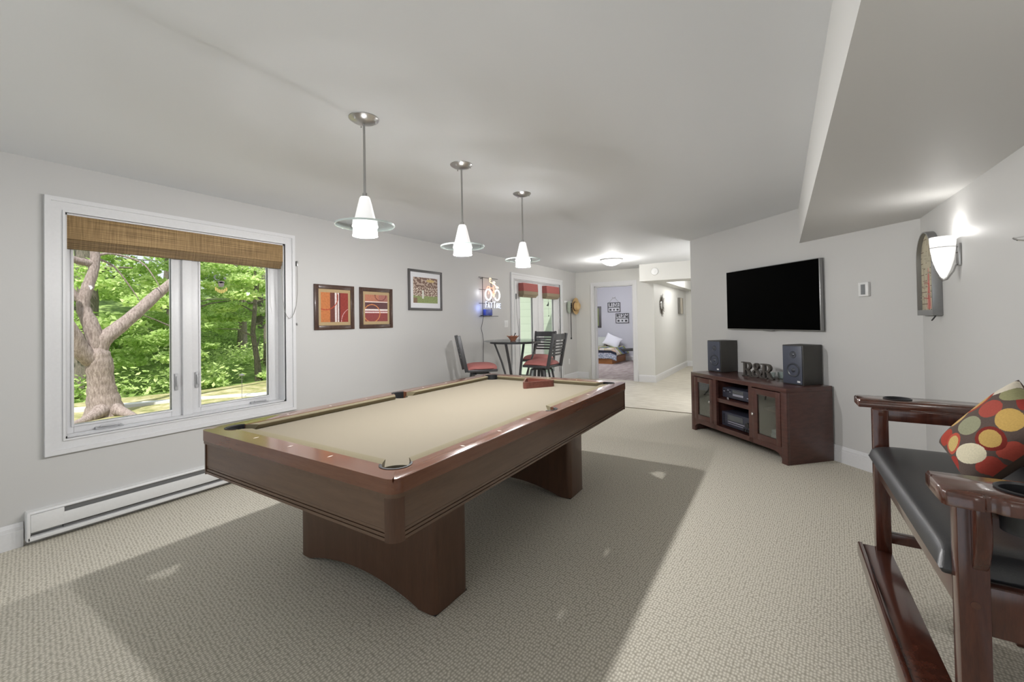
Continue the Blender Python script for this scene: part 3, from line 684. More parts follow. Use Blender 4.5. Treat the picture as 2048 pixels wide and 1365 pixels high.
# ================================================================== POOL TABLE
PX, PY = -1.885, 2.36
pt = thing('pool_table', 'cherry wood pool table with tan cloth in the middle of the room', 'pool table', (PX, PY, 0))
HW, HL, NW, NL = .738, 1.325, .584, 1.168
ZT, ZC, Z0, Z1 = .800, .768, .575, .752
PR = .058
def arc(cx, cy, r, a0, a1, n=12): return [(cx+r*math.cos(a0+(a1-a0)*k/n), cy+r*math.sin(a0+(a1-a0)*k/n)) for k in range(n+1)]
cp_ = (.607, 1.195); sp_ = (.648, 0)
def cornerarc(sx, sy, r, n=14):      # notch arc around corner pocket, going from the y side to the x side
    cx, cyy = cp_[0]*sx, cp_[1]*sy; a = math.atan2(sy, sx); return cx, cyy, a
# cloth bed with pocket notches (counter-clockwise outline)
out = []
XB, YBd = .625, 1.21
for sx, sy in ((1, -1), (1, 1), (-1, 1), (-1, -1)):
    cx, cyy = cp_[0]*sx, cp_[1]*sy; a = math.atan2(sy, sx)
    # concave arc through the inward side
    A = [a-2.1, a+2.1]
    pts = [(cx+.086*math.cos(a+PI-dd), cyy+.086*math.sin(a+PI-dd)) for dd in [1.0-2.0*k/12 for k in range(13)]]
    pts = pts[::-1] if False else pts
    # order so that outline stays ccw: enter from previous side
    QN = .092
    pre = {(1, -1): (cx-QN, -YBd), (1, 1): (XB, cyy-QN), (-1, 1): (cx+QN, YBd), (-1, -1): (-XB, cyy+QN)}[(sx, sy)]
    post = {(1, -1): (XB, cyy+QN), (1, 1): (cx-QN, YBd), (-1, 1): (-XB, cyy-QN), (-1, -1): (cx+QN, -YBd)}[(sx, sy)]
    P = pts if (Vector(pts[0])-Vector(pre)).length < (Vector(pts[-1])-Vector(pre)).length else pts[::-1]
    out += [pre]+P+[post]
    if (sx, sy) == (1, -1): out += [(XB, -PR)]+[(sp_[0]-math.cos(q)*PR*1.12, math.sin(q)*PR) for q in [-PI/2+PI*k/10 for k in range(11)]]+[(XB, PR)]
    if (sx, sy) == (-1, 1): out += [(-XB, PR)]+[(-sp_[0]+math.cos(q)*PR*1.12, -math.sin(q)*PR) for q in [-PI/2+PI*k/10 for k in range(11)]]+[(-XB, -PR)]
m = MB(); m.prism(out, ZC-.025, ZC); m.build('cloth_bed', M_TAN, pt)
# cushions: six nosed strips
def cushion(a, b, n, name='cushion'):
    """a,b rail-side ends, n inward normal; nose shorter with angled ends"""
    a, b, n = Vector((*a, 0)), Vector((*b, 0)), Vector((*n, 0)); d = (b-a).normalized(); L = (b-a).length; W_ = .055
    m = MB(); pr = [(0, ZC-.002), (0, ZT-.003), (W_*.35, ZT), (W_, ZT-.003), (W_, ZT-.007), (W_*.62, ZC-.002)]
    V = []
    for e, sg in ((0, 1), (L, -1)):
        for w, z in pr: V.append(tuple(a+d*(e+sg*w*.75)+n*w+Vector((0, 0, z))))
    k = len(pr); m._add(V, [tuple(range(k)), tuple(range(k, 2*k))[::-1]]+[(i, (i+1) % k, k+(i+1) % k, k+i) for i in range(k)])
    return m.build(name, M_FELTD, pt, angle=30)
RW, RL = NW+.055, NL+.055
gc, gs_ = .075, .062
for sx in (1, -1):
    cushion((RW*sx, gs_), (RW*sx, NL-.025), (-sx, 0)); cushion((RW*sx, -NL+.025), (RW*sx, -gs_), (-sx, 0))
for sy in (1, -1): cushion((-NW+.025, RL*sy), (NW-.025, RL*sy), (0, -sy))
# wooden rails: profile with rounded outer edge; built as plan polygons with pocket notches, bevelled
def railpoly(kind):
    c = cp_; R_ = PR+.004
    if kind == 'end':    # y+ end rail, from x=-HW..HW ; inner edge at y=RL
        a = [(-HW, HL), (-HW, RL-.0)]
        inner = [(c[0]*-1-R_*math.cos(q)*-1*0, 0) for q in []]
        return a
    return None
def notch_arc(cx, cyy, a0, a1, n=12, r=PR+.004): return [(cx+r*math.cos(a0+(a1-a0)*k/n), cyy+r*math.sin(a0+(a1-a0)*k/n)) for k in range(n+1)]
RC = .05   # rounded plan corner radius
def build_rail(poly, name='rail', mat=None):
    m = MB(); vs, fs = m._add([(x, y, Z1-.006) for x, y in poly]+[(x, y, ZT) for x, y in poly],
        [tuple(range(len(poly)))[::-1], tuple(range(len(poly), 2*len(poly)))]+[(i, (i+1) % len(poly), len(poly)+(i+1) % len(poly), len(poly)+i) for i in range(len(poly))])
    n = len(poly); es = []
    for e in m.bm.edges:
        v1, v2 = e.verts[0].co, e.verts[1].co
        if v1.z > ZT-1e-4 and v2.z > ZT-1e-4 and all((abs(abs(v.x)-HW) < .052 and abs(v.y) < HL+.001 and (abs(abs(v.x)-HW) < 1e-4 or math.hypot(abs(v.x)-(HW-RC), abs(v.y)-(HL-RC)) > RC-1e-3)) or abs(abs(v.y)-HL) < 1e-4 or (abs(v.x) > HW-RC-1e-4 and abs(v.y) > HL-RC-1e-4 and math.hypot(abs(v.x)-(HW-RC), abs(v.y)-(HL-RC)) > RC-1e-3) for v in (v1, v2)): es.append(e)
    if es: bmesh.ops.bevel(m.bm, geom=es, offset=.028, segments=5, profile=.5, affect='EDGES', clamp_overlap=True)
    return m.build(name, mat or M_RAIL, pt, angle=50)
qa = math.atan2(HL-cp_[1], HW-cp_[0])
dg = 45
def cornerpts(sx, sy):
    """outer corner arc (from mitre) ; returns lists for end rail and side rail halves meeting at 45 deg"""
    cx, cyy = (HW-RC)*sx, (HL-RC)*sy
    mid = (cx+RC*math.cos(math.atan2(sy, sx)), cyy+RC*math.sin(math.atan2(sy, sx)))
    return cx, cyy, mid
for sy in (1, -1):
    poly = []
    for sx in (-1, 1):
        cx, cyy, mid = cornerpts(sx, sy); a45 = math.atan2(sy, sx); aY = PI/2*sy
        outer = [(cx+RC*math.cos(a45+(aY-a45)*k/6 if abs(aY-a45) < PI else 0), cyy+RC*math.sin(a45+(aY-a45)*k/6)) for k in range(7)]
        # pocket arc from 45deg mitre direction round to the inner rail edge
        pc = (cp_[0]*sx, cp_[1]*sy); e_ang = math.atan2(RL*sy-pc[1], -sx*math.sqrt(max(0, (PR+.004)**2-(RL*sy-pc[1])**2)))
        d_ = (e_ang-a45+PI) % (2*PI)-PI
        inner = [(pc[0]+(PR+.004)*math.cos(a45+d_*k/12), pc[1]+(PR+.004)*math.sin(a45+d_*k/12)) for k in range(13)]
        seg = inner[::-1]+outer
        poly += seg if sx == -1 else seg[::-1]
    if sy == -1: poly = poly[::-1]
    build_rail(poly, mat=M_RAIL)
for sx in (1, -1):
    poly = []
    for sy in (-1, 1):
        cx, cyy, mid = cornerpts(sx, sy); a45 = math.atan2(sy, sx); aX = 0 if sx == 1 else (PI if sy == 1 else -PI)
        outer = [(cx+RC*math.cos(a45+(aX-a45)*k/6), cyy+RC*math.sin(a45+(aX-a45)*k/6)) for k in range(7)]
        pc = (cp_[0]*sx, cp_[1]*sy); e_ang = math.atan2(-sy*math.sqrt(max(0, (PR+.004)**2-(RW*sx-pc[0])**2)), RW*sx-pc[0])
        d_ = (e_ang-a45+PI) % (2*PI)-PI
        inner = [(pc[0]+(PR+.004)*math.cos(a45+d_*k/12), pc[1]+(PR+.004)*math.sin(a45+d_*k/12)) for k in range(13)]
        if sy == -1: poly += outer[::-1]+inner
        else:
            q0 = math.acos(max(-1, min(1, (RW-sp_[0])/(PR+.002))))
            poly += [((sp_[0]+(PR+.002)*math.cos(t))*sx, (PR+.002)*math.sin(t)) for t in [-q0+2*q0*k/16 for k in range(17)]]
            poly += inner[::-1]+outer
    if sx == 1: poly = poly[::-1]
    build_rail(poly, mat=wood('side_rail_wood', (.135, .052, .028), (.19, .078, .043), .2, (14, 1.2, 14), .6) if sx == 1 else bpy.data.materials['side_rail_wood'])
# rail lip moulding under the rails and aprons
def ring_poly(hw, hl, rc, n=8):
    P = []
    for sx, sy, a in ((1, 1, 0), (-1, 1, PI/2), (-1, -1, PI), (1, -1, 1.5*PI)):
        P += [((hw-rc)*sx+rc*math.cos(a+PI/2*k/n), (hl-rc)*sy+rc*math.sin(a+PI/2*k/n)) for k in range(n+1)]
    return P
def ring(m, hw, hl, rc, z0, z1, t=.03):
    A = ring_poly(hw, hl, rc); B = ring_poly(hw-t, hl-t, max(.004, rc-t)); n = len(A)
    V = [(x, y, z0) for x, y in A]+[(x, y, z1) for x, y in A]+[(x, y, z0) for x, y in B]+[(x, y, z1) for x, y in B]; Fs = []
    for i in range(n):
        j = (i+1) % n; Fs += [(i, j, n+j, n+i), (2*n+j, 2*n+i, 3*n+i, 3*n+j), (n+i, n+j, 3*n+j, 3*n+i), (j, i, 2*n+i, 2*n+j)]
    m._add(V, Fs)
m = MB(); ring(m, HW-.003, HL-.003, .048, Z1-.022, Z1-.006, .06); m.build('rail_lip', M_CHERRY, pt, angle=30)
for sx in (1, -1):
    m = MB(); m.box(min(sx*(HW-.010), sx*(HW-.035)), max(sx*(HW-.010), sx*(HW-.035)), -HL+.055, HL-.055, Z0+.040, Z1-.022)
    for k in range(3): m.box(min(sx*(HW-.012+.0028*k), sx*(HW-.04)), max(sx*(HW-.012+.0028*k), sx*(HW-.04)), -HL+.055, HL-.055, Z0+.0135*(2-k), Z0+.0135*(3-k)-.0025)
    m.build('side_apron', M_CHERRY, pt)
for sy in (1, -1):
    m = MB(); m.box(-HW+.055, HW-.055, min(sy*(HL-.010), sy*(HL-.035)), max(sy*(HL-.010), sy*(HL-.035)), Z0+.040, Z1-.022)
    for k in range(3): m.box(-HW+.055, HW-.055, min(sy*(HL-.012+.0028*k), sy*(HL-.04)), max(sy*(HL-.012+.0028*k), sy*(HL-.04)), Z0+.0135*(2-k), Z0+.0135*(3-k)-.0025)
    m.build('end_apron', M_CHERRYX if 'M_CHERRYX' in globals() else wood('cherry_end_wood', (.10, .056, .034), (.14, .080, .049), .34, (1.2, 14, 14), .35), pt)
    for sx in (1, -1):
        cx, cyy = (HW-.055)*sx, (HL-.055)*sy; a0 = {(1, 1): 0, (-1, 1): PI/2, (-1, -1): PI, (1, -1): 1.5*PI}[(sx, sy)]
        P = [(cx, cyy)]+[(cx+.05*math.cos(a0+PI/2*k/10), cyy+.05*math.sin(a0+PI/2*k/10)) for k in range(11)]
        m = MB(); m.prism(P, Z0-.004, Z1-.022); m.build('corner_post', M_CHERRYV, pt)
# pocket liners
def liner(cx, cyy, a, span, r):
    m = MB(); n = 18; A = [a-span+2*span*k/n for k in range(n+1)]
    V = []
    for q in A:
        for rr, z in ((r+.006, ZT+.002), (r-.001, ZT+.003), (r-.006, ZT-.002), (r-.004, ZT-.075), (r+.001, ZT-.075)): V.append((cx+rr*math.cos(q), cyy+rr*math.sin(q), z))
    Fs = []
    for i in range(n):
        for j in range(5): Fs.append((i*5+j, i*5+(j+1) % 5, (i+1)*5+(j+1) % 5, (i+1)*5+j))
    Fs += [tuple(range(5)), tuple(range(n*5, n*5+5))[::-1]]; m._add(V, Fs); m.build('pocket_liner', M_RUBBER, pt)
for sx in (1, -1):
    for sy in (1, -1): liner(cp_[0]*sx, cp_[1]*sy, math.atan2(sy, sx), 1.75, PR)
    liner(sp_[0]*sx, 0, 0 if sx == 1 else PI, 1.25, PR)
# diamonds
M_PEARL = plain('pearl_inlay', (.8, .78, .74), .3)
def diamond(x, y, along):
    l, w = (.014, .0055); P = [(l, 0), (0, w), (-l, 0), (0, -w)]
    if along == 'x': P = [(b, a) for a, b in P]
    m = MB(); m.prism([(x+a, y+b) for a, b in P], ZT-.002, ZT+.0006); m.build('inlay_diamond', M_PEARL, pt)
for sx in (1, -1):
    for k in (-3, -2, -1, 1, 2, 3): diamond(.682*sx, k*.292, 'y')
for sy in (1, -1):
    for k in (-1, 0, 1): diamond(k*.292, 1.262*sy, 'x')
# pedestal legs with arched feet
for yc in (1.585, 3.07):
    y0 = yc-PY; m = MB(); hw = .525
    prof = [(-hw, .006), (-hw+.10, .006), (-hw+.115, .012)]+[(-hw+.12+(2*hw-.24)*k/20, .012+.062*math.sin(PI*k/20)**.8) for k in range(1, 20)]+[(hw-.115, .012), (hw-.10, .006), (hw, .006), (hw, Z0), (-hw, Z0)]
    vs, fs = m._add([(x, y0-.125, z) for x, z in prof]+[(x, y0+.125, z) for x, z in prof], [tuple(range(len(prof))), tuple(range(len(prof), 2*len(prof)))[::-1]]+[(i, (i+1) % len(prof), len(prof)+(i+1) % len(prof), len(prof)+i) for i in range(len(prof))])
    es = [e for e in m.bm.edges if abs(e.verts[0].co.x-e.verts[1].co.x) < 1e-5 and abs(abs(e.verts[0].co.x)-hw) < 1e-4 and abs(e.verts[0].co.z-e.verts[1].co.z) > .3]
    bmesh.ops.bevel(m.bm, geom=es, offset=.035, segments=5, profile=.5, affect='EDGES')
    m.build('pedestal_leg', M_CHERRYV, pt)
for yc in (1.585, 3.07):
    for x in (-.475, .475):
        m = MB(); m.box(x-.045, x+.045, yc-PY-.115, yc-PY+.115, 0, .006); o = m.build('foot_pad', M_RUBBER, pt); o.location.z = .0
m = MB(); m.box(-.56, .56, -1.13, 1.13, Z0+.03, ZC-.026); m.build('slate_support', plain('dark_ply', (.05, .04, .03), .8), pt)

# rack
rk = [(-1.87, 3.12), (-1.68, 3.385), (-2.005, 3.41)]
c0 = Vector((sum(p[0] for p in rk)/3, sum(p[1] for p in rk)/3))
def rounded_tri(P, r, n=6):
    out = []
    for i in range(3):
        p, a, b = Vector(P[i]), Vector(P[i-1]), Vector(P[(i+1) % 3]); u = (a-p).normalized(); v = (b-p).normalized()
        for k in range(n+1):
            t = k/n; q = p+(u*(1-t)**2+v*t**2)*r; out.append((q.x, q.y))
    return out
T1 = rounded_tri([tuple(Vector(p)-c0) for p in rk], .05); T2 = rounded_tri([tuple((Vector(p)-c0)*.88) for p in rk], .042); n = len(T1)
m = MB(); V = [(x, y, 0) for x, y in T1]+[(x, y, .055) for x, y in T1]+[(x, y, 0) for x, y in T2]+[(x, y, .055) for x, y in T2]
Fs = []
for i in range(n):
    j = (i+1) % n; Fs += [(i, j, n+j, n+i), (2*n+j, 2*n+i, 3*n+i, 3*n+j), (n+i, n+j, 3*n+j, 3*n+i), (j, i, 2*n+i, 2*n+j)]
m._add(V, Fs); tag(m.build('triangle_rack', wood('rack_wood', (.10, .03, .022), (.17, .055, .04), .35), loc=(c0.x, c0.y, ZC), angle=30), 'reddish wooden triangle rack lying on the far end of the pool table cloth', 'rack')

# ================================================================== MEDIA CABINET (local: x along the front, y towards the wall)
RZ = math.radians(-45)
cab = thing('media_cabinet', 'dark brown media cabinet with two glass doors under the television', 'cabinet', (-.94, 5.56, 0), RZ)
CL, CD, CH = 1.370, .515, .695
m = MB(); m.box(0, CL, 0, CD, CH-.042, CH, .003); m.build('top', M_CAB, cab)
m = MB(); m.box(0, .062, 0, .03, 0, CH-.042, .002); m.box(CL-.066, CL, 0, .03, 0, CH-.042, .002)
m.box(.387, .440, 0, .03, .1, CH-.042); m.box(.916, .963, 0, .03, .1, CH-.042)
ap = [(.062, .148), (.062, .055), (.10, .085), (.14, .098), (CL-.145, .098), (CL-.10, .085), (CL-.066, .05), (CL-.066, .148)]
m.prism(ap, 0, .03, frameM((0, 0, 0), (1, 0, 0), (0, 0, 1), (0, 1, 0)) if False else Matrix(((1, 0, 0, 0), (0, 0, 1, 0), (0, 1, 0, 0), (0, 0, 0, 1)))); m.build('face_frame', M_CAB, cab)
for x in (0, CL-.022): m = MB(); m.box(x, x+.022, .03, CD, 0, CH-.042, .002); m.build('side_panel', M_CAB, cab)
m = MB(); m.box(.022, CL-.022, CD-.012, CD, .1, CH-.042); m.build('back_panel', M_CAB, cab)
m = MB(); m.box(.022, CL-.022, .02, CD-.012, .13, .148); m.build('bottom_panel', M_CAB, cab)
for x in (.405, .935): m = MB(); m.box(x, x+.018, .03, CD-.012, .148, CH-.042); m.build('divider', M_CAB, cab)
m = MB(); m.box(.423, .935, .012, CD-.02, .410, .452, .002); m.build('shelf', M_CAB, cab)
for (x0, x1) in ((.064, .385), (.965, 1.302)):
    m = MB(); f = .064; z0, z1 = .150, .645
    m.box(x0, x0+f, -.004, .02, z0, z1, .002); m.box(x1-f+.012, x1, -.004, .02, z0, z1, .002); m.box(x0+f, x1-f+.012, -.004, .02, z0, z0+.055, .002); m.box(x0+f, x1-f+.012, -.004, .02, z1-.056, z1, .002)
    dr = m.build('door', M_CAB, cab)
    m = MB(); m.box(x0+f, x1-f+.012, .006, .009, z0+.055, z1-.056); m.build('glass_pane', M_CGLASS, dr)
    kx = .357 if x0 < .5 else .992
    m = MB(); m.lathe([(0, 0), (.006, 0), (.006, .012), (.013, .018), (.014, .026), (.008, .031), (0, .031)], 16, frameM((kx, -.004, .392), (1, 0, 0), (0, 0, 1), (0, -1, 0))); m.build('knob', M_CHROME, dr)
def cl(x, y, z): v = Matrix.Rotation(RZ, 3, 'Z') @ Vector((x, y, z)); return (v.x-.94, v.y+5.56, v.z)
M_AV = plain('blue_black_plastic', (.035, .037, .055), .3, spec=.6); M_AVD = plain('display_grey', (.09, .095, .10), .2); M_AVL = plain('silver_strip', (.45, .45, .55), .3, metal=.6)
cdp = thing('disc_player', 'black disc player on silver feet on the cabinet shelf', 'disc player', cl(.68, .25, .452), RZ)
m = MB(); m.box(-.212, .215, -.19, .16, .018, .125, .008); m.build('housing', M_AV, cdp)
m = MB(); m.box(-.05, .10, -.194, -.188, .052, .075, .002); m.box(.15, .205, -.194, -.188, .052, .062, .002); m.build('disc_tray', M_AVL, cdp)
m = MB(); m.box(-.05, .10, -.193, -.189, .080, .112, .001); m.build('display', M_AVD, cdp)
for i in range(8): m = MB(); m.box(-.19+.03*(i % 4), -.17+.03*(i % 4), -.195, -.188, .08+.018*(i//4), .09+.018*(i//4), .002); m.build('button', M_AVL if i % 3 == 0 else M_BLACK, cdp)
for x in (-.17, .17):
    for y in (-.15, .13): m = MB(); m.cyl((x, y, 0), (x, y, .018), .018, 14); m.build('foot', M_CHROME, cdp)
rc_ = thing('stereo_receiver', 'black stereo receiver in the bottom bay of the cabinet', 'receiver', cl(.68, .25, .148), RZ)
m = MB(); m.box(-.215, .222, -.20, .16, .012, .165, .004); m.build('housing', M_AV, rc_)
m = MB(); m.box(-.12, .10, -.204, -.198, .085, .145, .002); m.build('display', M_AVD, rc_)
m = MB(); m.box(-.12, .12, -.205, -.199, .066, .074, .001); m.box(-.12, .10, -.204, -.199, .045, .05, .001); m.build('silver_trim', M_AVL, rc_)
for x, z, r in ((.175, .09, .026), (.12, .035, .010), (.155, .035, .010), (.19, .035, .010)):
    m = MB(); m.cyl((x, -.20, z), (x, -.222, z), r, 20); m.build('dial', M_BLACK, rc_)
for i in range(7): m = MB(); m.box(-.19+.0*i, -.17, -.206, -.199, .04+.015*i, .048+.015*i, .001); m.build('button', M_BLACK, rc_)
for x in (-.17, .17): m = MB(); m.box(x-.02, x+.02, -.17, .13, 0, .012); m.build('foot', M_RUBBER, rc_)
# things behind the glass doors
m = MB(); m.lathe([(0, 0), (.035, .0), (.04, .02), (.045, .06), (.04, .10), (.02, .11), (0, .11)], 20)
tag(m.build('red_candle_jar', plain('red_clay', (.45, .13, .06), .5), loc=cl(1.12, .22, .448)), 'round orange-red jar behind the right glass door', 'jar')
for x, lab in ((.225, 'left'), (1.13, 'right')):
    m = MB(); m.box(-.13, .13, -.17, .17, 0, .016); o = m.build('inner_shelf', M_CAB, cab); o.location = (x, .26, .43)
    m = MB(); m.box(-.09, .09, -.10, .10, 0, .05, .004); m.box(-.085, .085, -.095, .095, .052, .09, .004)
    tag(m.build('disc_box', plain('pale_card', (.55, .55, .56), .7), loc=cl(x, .24, .149), rotz=RZ), 'pale flat boxes at the bottom of the cabinet behind the %s glass door' % lab, 'box')

# speakers
def speaker(loc, rz, lab, w, d, h):
    t_ = thing('loudspeaker', lab, 'loudspeaker', loc, rz, 'bookshelf speakers')
    m = MB(); m.box(0, w, .0, d, 0, h, .004); m.build('cabinet', plain('black_ash', (.05, .047, .042), .5), t_)
    m = MB(); m.box(.008, w-.008, -.010, 0, .008, h-.008, .006); m.build('baffle', plain('blue_grey_baffle', (.062, .07, .098), .45), t_)
    cx = w/2+.01
    MF = lambda z: frameM((cx, -.010, z), (1, 0, 0), (0, 0, 1), (0, -1, 0))
    m = MB(); m.lathe([(.068, 0), (.066, .004), (.060, .005), (.055, .001), (.03, -.004), (.022, .0), (.010, .012), (0, .014)], 32, MF(h*.37)); m.build('woofer', plain('cone_grey', (.045, .05, .062), .3), t_)
    m = MB(); m.lathe([(.034, 0), (.032, .004), (.020, .002), (.012, .007), (0, .010)], 28, MF(h*.76)); m.build('tweeter', plain('dome_grey', (.06, .065, .08), .2), t_)
    m = MB(); m.box(w-.055, w-.025, -.013, -.009, .025, .042, .001); m.build('badge', plain('badge_silver', (.7, .7, .7), .3), t_)
    return t_
speaker((-.773, 5.755, CH), math.radians(-39), 'black loudspeaker on the left end of the media cabinet', .21, .25, .375)
speaker((.008, 4.97, CH), math.radians(-39), 'black loudspeaker on the right end of the media cabinet', .21, .25, .378)
# R & R letters
ZR = math.radians(-40)
M_LET = plain('pewter_letters', (.10, .09, .08), .4, metal=.3)
def MLet(): return Matrix(((1, 0, 0, 0), (0, 0, -1, 0), (0, 1, 0, 0), (0, 0, 0, 1)))   # text plane -> upright, facing -y
def letR(lab, loc):
    m = MB(); M = MLet(); z0, z1 = -.016, .016
    m.ribbon([(.035, 0), (.035, .155)], .026, z0, z1, M); m.ribbon([(.0, .006), (.07, .006)], .012, z0, z1, M); m.ribbon([(-.005, .150), (.05, .150)], .010, z0, z1, M)
    m.ribbon([(.04, .150), (.07, .150), (.092, .143), (.104, .128), (.107, .113), (.10, .095), (.085, .082), (.065, .077), (.04, .077)], [.011, .012, .018, .024, .026, .024, .018, .012, .011], z0, z1, M)
    m.ribbon([(.068, .08), (.09, .045), (.115, .006)], [.022, .026, .028], z0, z1, M); m.ribbon([(.095, .006), (.145, .006)], .012, z0, z1, M)
    return tag(m.build('letter_r', M_LET, loc=loc, rotz=ZR), lab, 'decorative letter', 'freestanding letters on the cabinet')
def pos_on(s): a, b = Vector((-.372, 5.43, CH)), Vector((-.075, 5.18, CH)); q = a+(b-a)*s; return (q.x, q.y, q.z)
letR('pewter letter R nearest the left speaker on the media cabinet', pos_on(0)); letR('pewter letter R right of the ampersand on the media cabinet', pos_on(.64))
m = MB(); M = MLet()
P_ = [(.135, .075), (.118, .045), (.095, .02), (.062, .008), (.030, .014), (.016, .035), (.020, .060), (.045, .082), (.075, .102), (.085, .125), (.074, .146), (.052, .150), (.036, .138), (.034, .118), (.048, .092), (.075, .055), (.105, .020), (.13, .004)]
m.ribbon(P_, [.012, .012, .014, .018, .022, .024, .022, .016, .016, .016, .013, .012, .014, .018, .022, .024, .024, .018], -.0165, .0165, M); m.ribbon([(.112, .078), (.15, .078)], .010, -.0165, .0165, M)
tag(m.build('ampersand', M_LET, loc=pos_on(.33), rotz=ZR), 'pewter ampersand between the two letter R pieces', 'decorative letter', 'freestanding letters on the cabinet')
for (x, y, h, r, lab) in ((-.010, 5.27, .075, .030, 'small clear glass tumbler behind the letters, beside the right speaker'), (-.085, 5.33, .06, .028, 'small clear glass votive cup behind the second letter R')):
    m = MB(); m.lathe([(0, 0), (r*.85, 0), (r, h), (r-.003, h), (r*.85-.003, .006), (0, .006)], 24)
    tag(m.build('glass_tumbler', M_DISC, loc=(x, y, CH)), lab, 'glass')

# television
tv = thing('television', 'large black flat television mounted on the diagonal wall', 'television', (-.557, 5.857, 1.203), RZ)
TW, TH_ = 1.245, .70
m = MB(); m.box(0, TW, -.0, .035, 0, TH_, .004); m.build('bezel', M_STEEL, tv)
m = MB(); m.box(.006, TW-.010, -.002, .004, .010, TH_-.007); m.build('screen', plain('dark_screen', (.0004, .0004, .0004), .5, spec=.02), tv)
m = MB(); m.box(.3, .95, .035, .0565, .15, .55); m.build('wall_mount', M_BLACK, tv)
m = MB(); m.box(.55, .68, -.004, .03, -.008, .0, .002); m.build('logo_bar', M_STEEL, tv)

# ================================================================== ARCHED GAME BOARD on right wall
gb = thing('arched_game_board', 'antique arched bagatelle board in grey metal frame on the right wall', 'game board', (XR, 4.178, 1.34))
GW, GH = .196, .60
def archp(w, h, n=16): return [(-w, 0), (w, 0)]+[(w*math.cos(PI*k/n), h-w*1.0+w*1.0*math.sin(PI*k/n)) for k in range(n+1)]
A = archp(GW, GH); B = [(x*.93, max(.04, z*.985)) for x, z in A]; n = len(A)
MG = Matrix(((0, 0, -1, 0), (-1, 0, 0, 0), (0, 1, 0, 0), (0, 0, 0, 1)))    # (a,b,depth)->(-depth, -a, b)
m = MB(); V = [(x, z, 0) for x, z in A]+[(x, z, .047) for x, z in A]+[(x, z, .02) for x, z in B]+[(x, z, .047) for x, z in B]; Fs = []
for i in range(n):
    j = (i+1) % n; Fs += [(i, j, n+j, n+i), (2*n+j, 2*n+i, 3*n+i, 3*n+j), (n+i, n+j, 3*n+j, 3*n+i)]
m._add(V, Fs, MG); m.build('frame', M_STEEL, gb, angle=30)
def boardcol(u, v):
    c = lin((186, 178, 155)); k = 1+.08*nz(u, v, 9, 4); a = abs(u-.5)
    if a < .02+.13*(1-v/.55) and v < .55 and v > .02: c = lin((200, 140, 130))
    if a < .012+.02*(1-v) and v < .5: c = lin((190, 95, 85))
    if (int(v*26) % 2 == 0) and .04 < (v*26) % 1 < .25 and (a > .1) and nz(u, int(v*26)*.37, 5, 8) > -.02: c = lin((90, 62, 55))
    if abs((u*8) % 1-.5) < .05 and nz(int(u*8)*.7, v, 8, 3) > .12: c = lin((110, 75, 62))
    return tuple(x*k for x in c)
def bpos(u, v):
    z = .04+(GH-.05)*v; top = GH-GW; w = GW*.92 if z < top else GW*.92*math.sqrt(max(0, 1-((z-top)/GW)**2)); return (-.022, w*(1-2*u), z)
grid_mesh('printed_field', 60, 120, bpos, boardcol, M_PAINT, gb)
m = MB(); m.box(-.052, -.0, -.214, -.197, .0, .36, .003); m.build('ball_channel', M_STEEL, gb)
m = MB(); m.tube([(-.03, -.18, -.0), (-.04, -.175, -.02), (-.045, -.155, -.034)], .0045, 8); m.build('plunger', M_BLACK, gb)
for i in range(26):
    y = random.uniform(-.13, .13); z = random.uniform(.1, .45); m = MB(); m.cyl((-.022, y, z), (-.04, y, z), .003, 6); m.build('pin', M_CHROME, gb)

# ================================================================== SPECTATOR BENCH
by0, by1 = 1.448, 2.60
bn = thing('spectator_bench', 'dark mahogany spectator bench with black leather seat and cup holder arms', 'bench', (.35, (by0+by1)/2, 0))
YC = (by0+by1)/2
def L_(y): return y-YC
for y in (by0, by1-.05):
    m = MB(); m.box(0, .055, L_(y), L_(y)+.05, 0, .915, .003); m.build('front_post', M_MAHOG, bn)
    m = MB(); m.box(.43, .485, L_(y), L_(y)+.05, 0, .915, .003); m.build('rear_post', M_MAHOG, bn)
    m = MB(); m.box(.055, .43, L_(y)+.008, L_(y)+.042, .585, .70, .003); m.build('side_rail', M_MAHOG, bn)
    m = MB(); m.box(.055, .43, L_(y)+.010, L_(y)+.040, .31, .355, .003); m.build('side_stretcher', M_MAHOG, bn)
    m = MB(); m.box(.055, .43, L_(y)+.01, L_(y)+.04, .865, .915, .003); m.build('arm_rail', M_MAHOG, bn)
    # plug
    m = MB(); yy = L_(y)-.002 if y == by0 else L_(y)-.002; m.cyl((.028, yy, .655 if y == by0 else .895), (.028, yy+.004, .655 if y == by0 else .895), .009, 14); m.build('wood_plug', M_MAHOGX, bn)
m = MB(); m.box(.012, .045, L_(by0+.05), L_(by1-.05), .605, .705, .003); m.build('front_rail', M_MAHOG, bn)
m = MB(); m.box(.44, .475, L_(by0+.05), L_(by1-.05), .605, .705, .003); m.build('rear_rail', M_MAHOG, bn)
# corbel
for y, s in ((by0, -1), (by1-.0, 1)):
    m = MB(); M = frameM((0.03, L_(y), .905), (0, s, 0), (0, 0, 1), (1, 0, 0))
    P_ = [(0, 0), (.030, 0), (.034, -.03), (.030, -.09), (.018, -.14), (.0, -.165)]
    m.prism(P_, -.006, .022, M, .004); m.build('corbel', M_MAHOG, bn)
# footrest: plank plus raised front lip
m = MB(); m.box(-.045, .055, L_(by0+.03), L_(by1-.005), .245, .270, .004); m.build('footrest', M_MAHOG, bn)
m = MB(); m.box(-.063, -.045, L_(by0+.03), L_(by1-.005), .215, .277, .004); m.build('footrest_lip', M_MAHOG, bn)
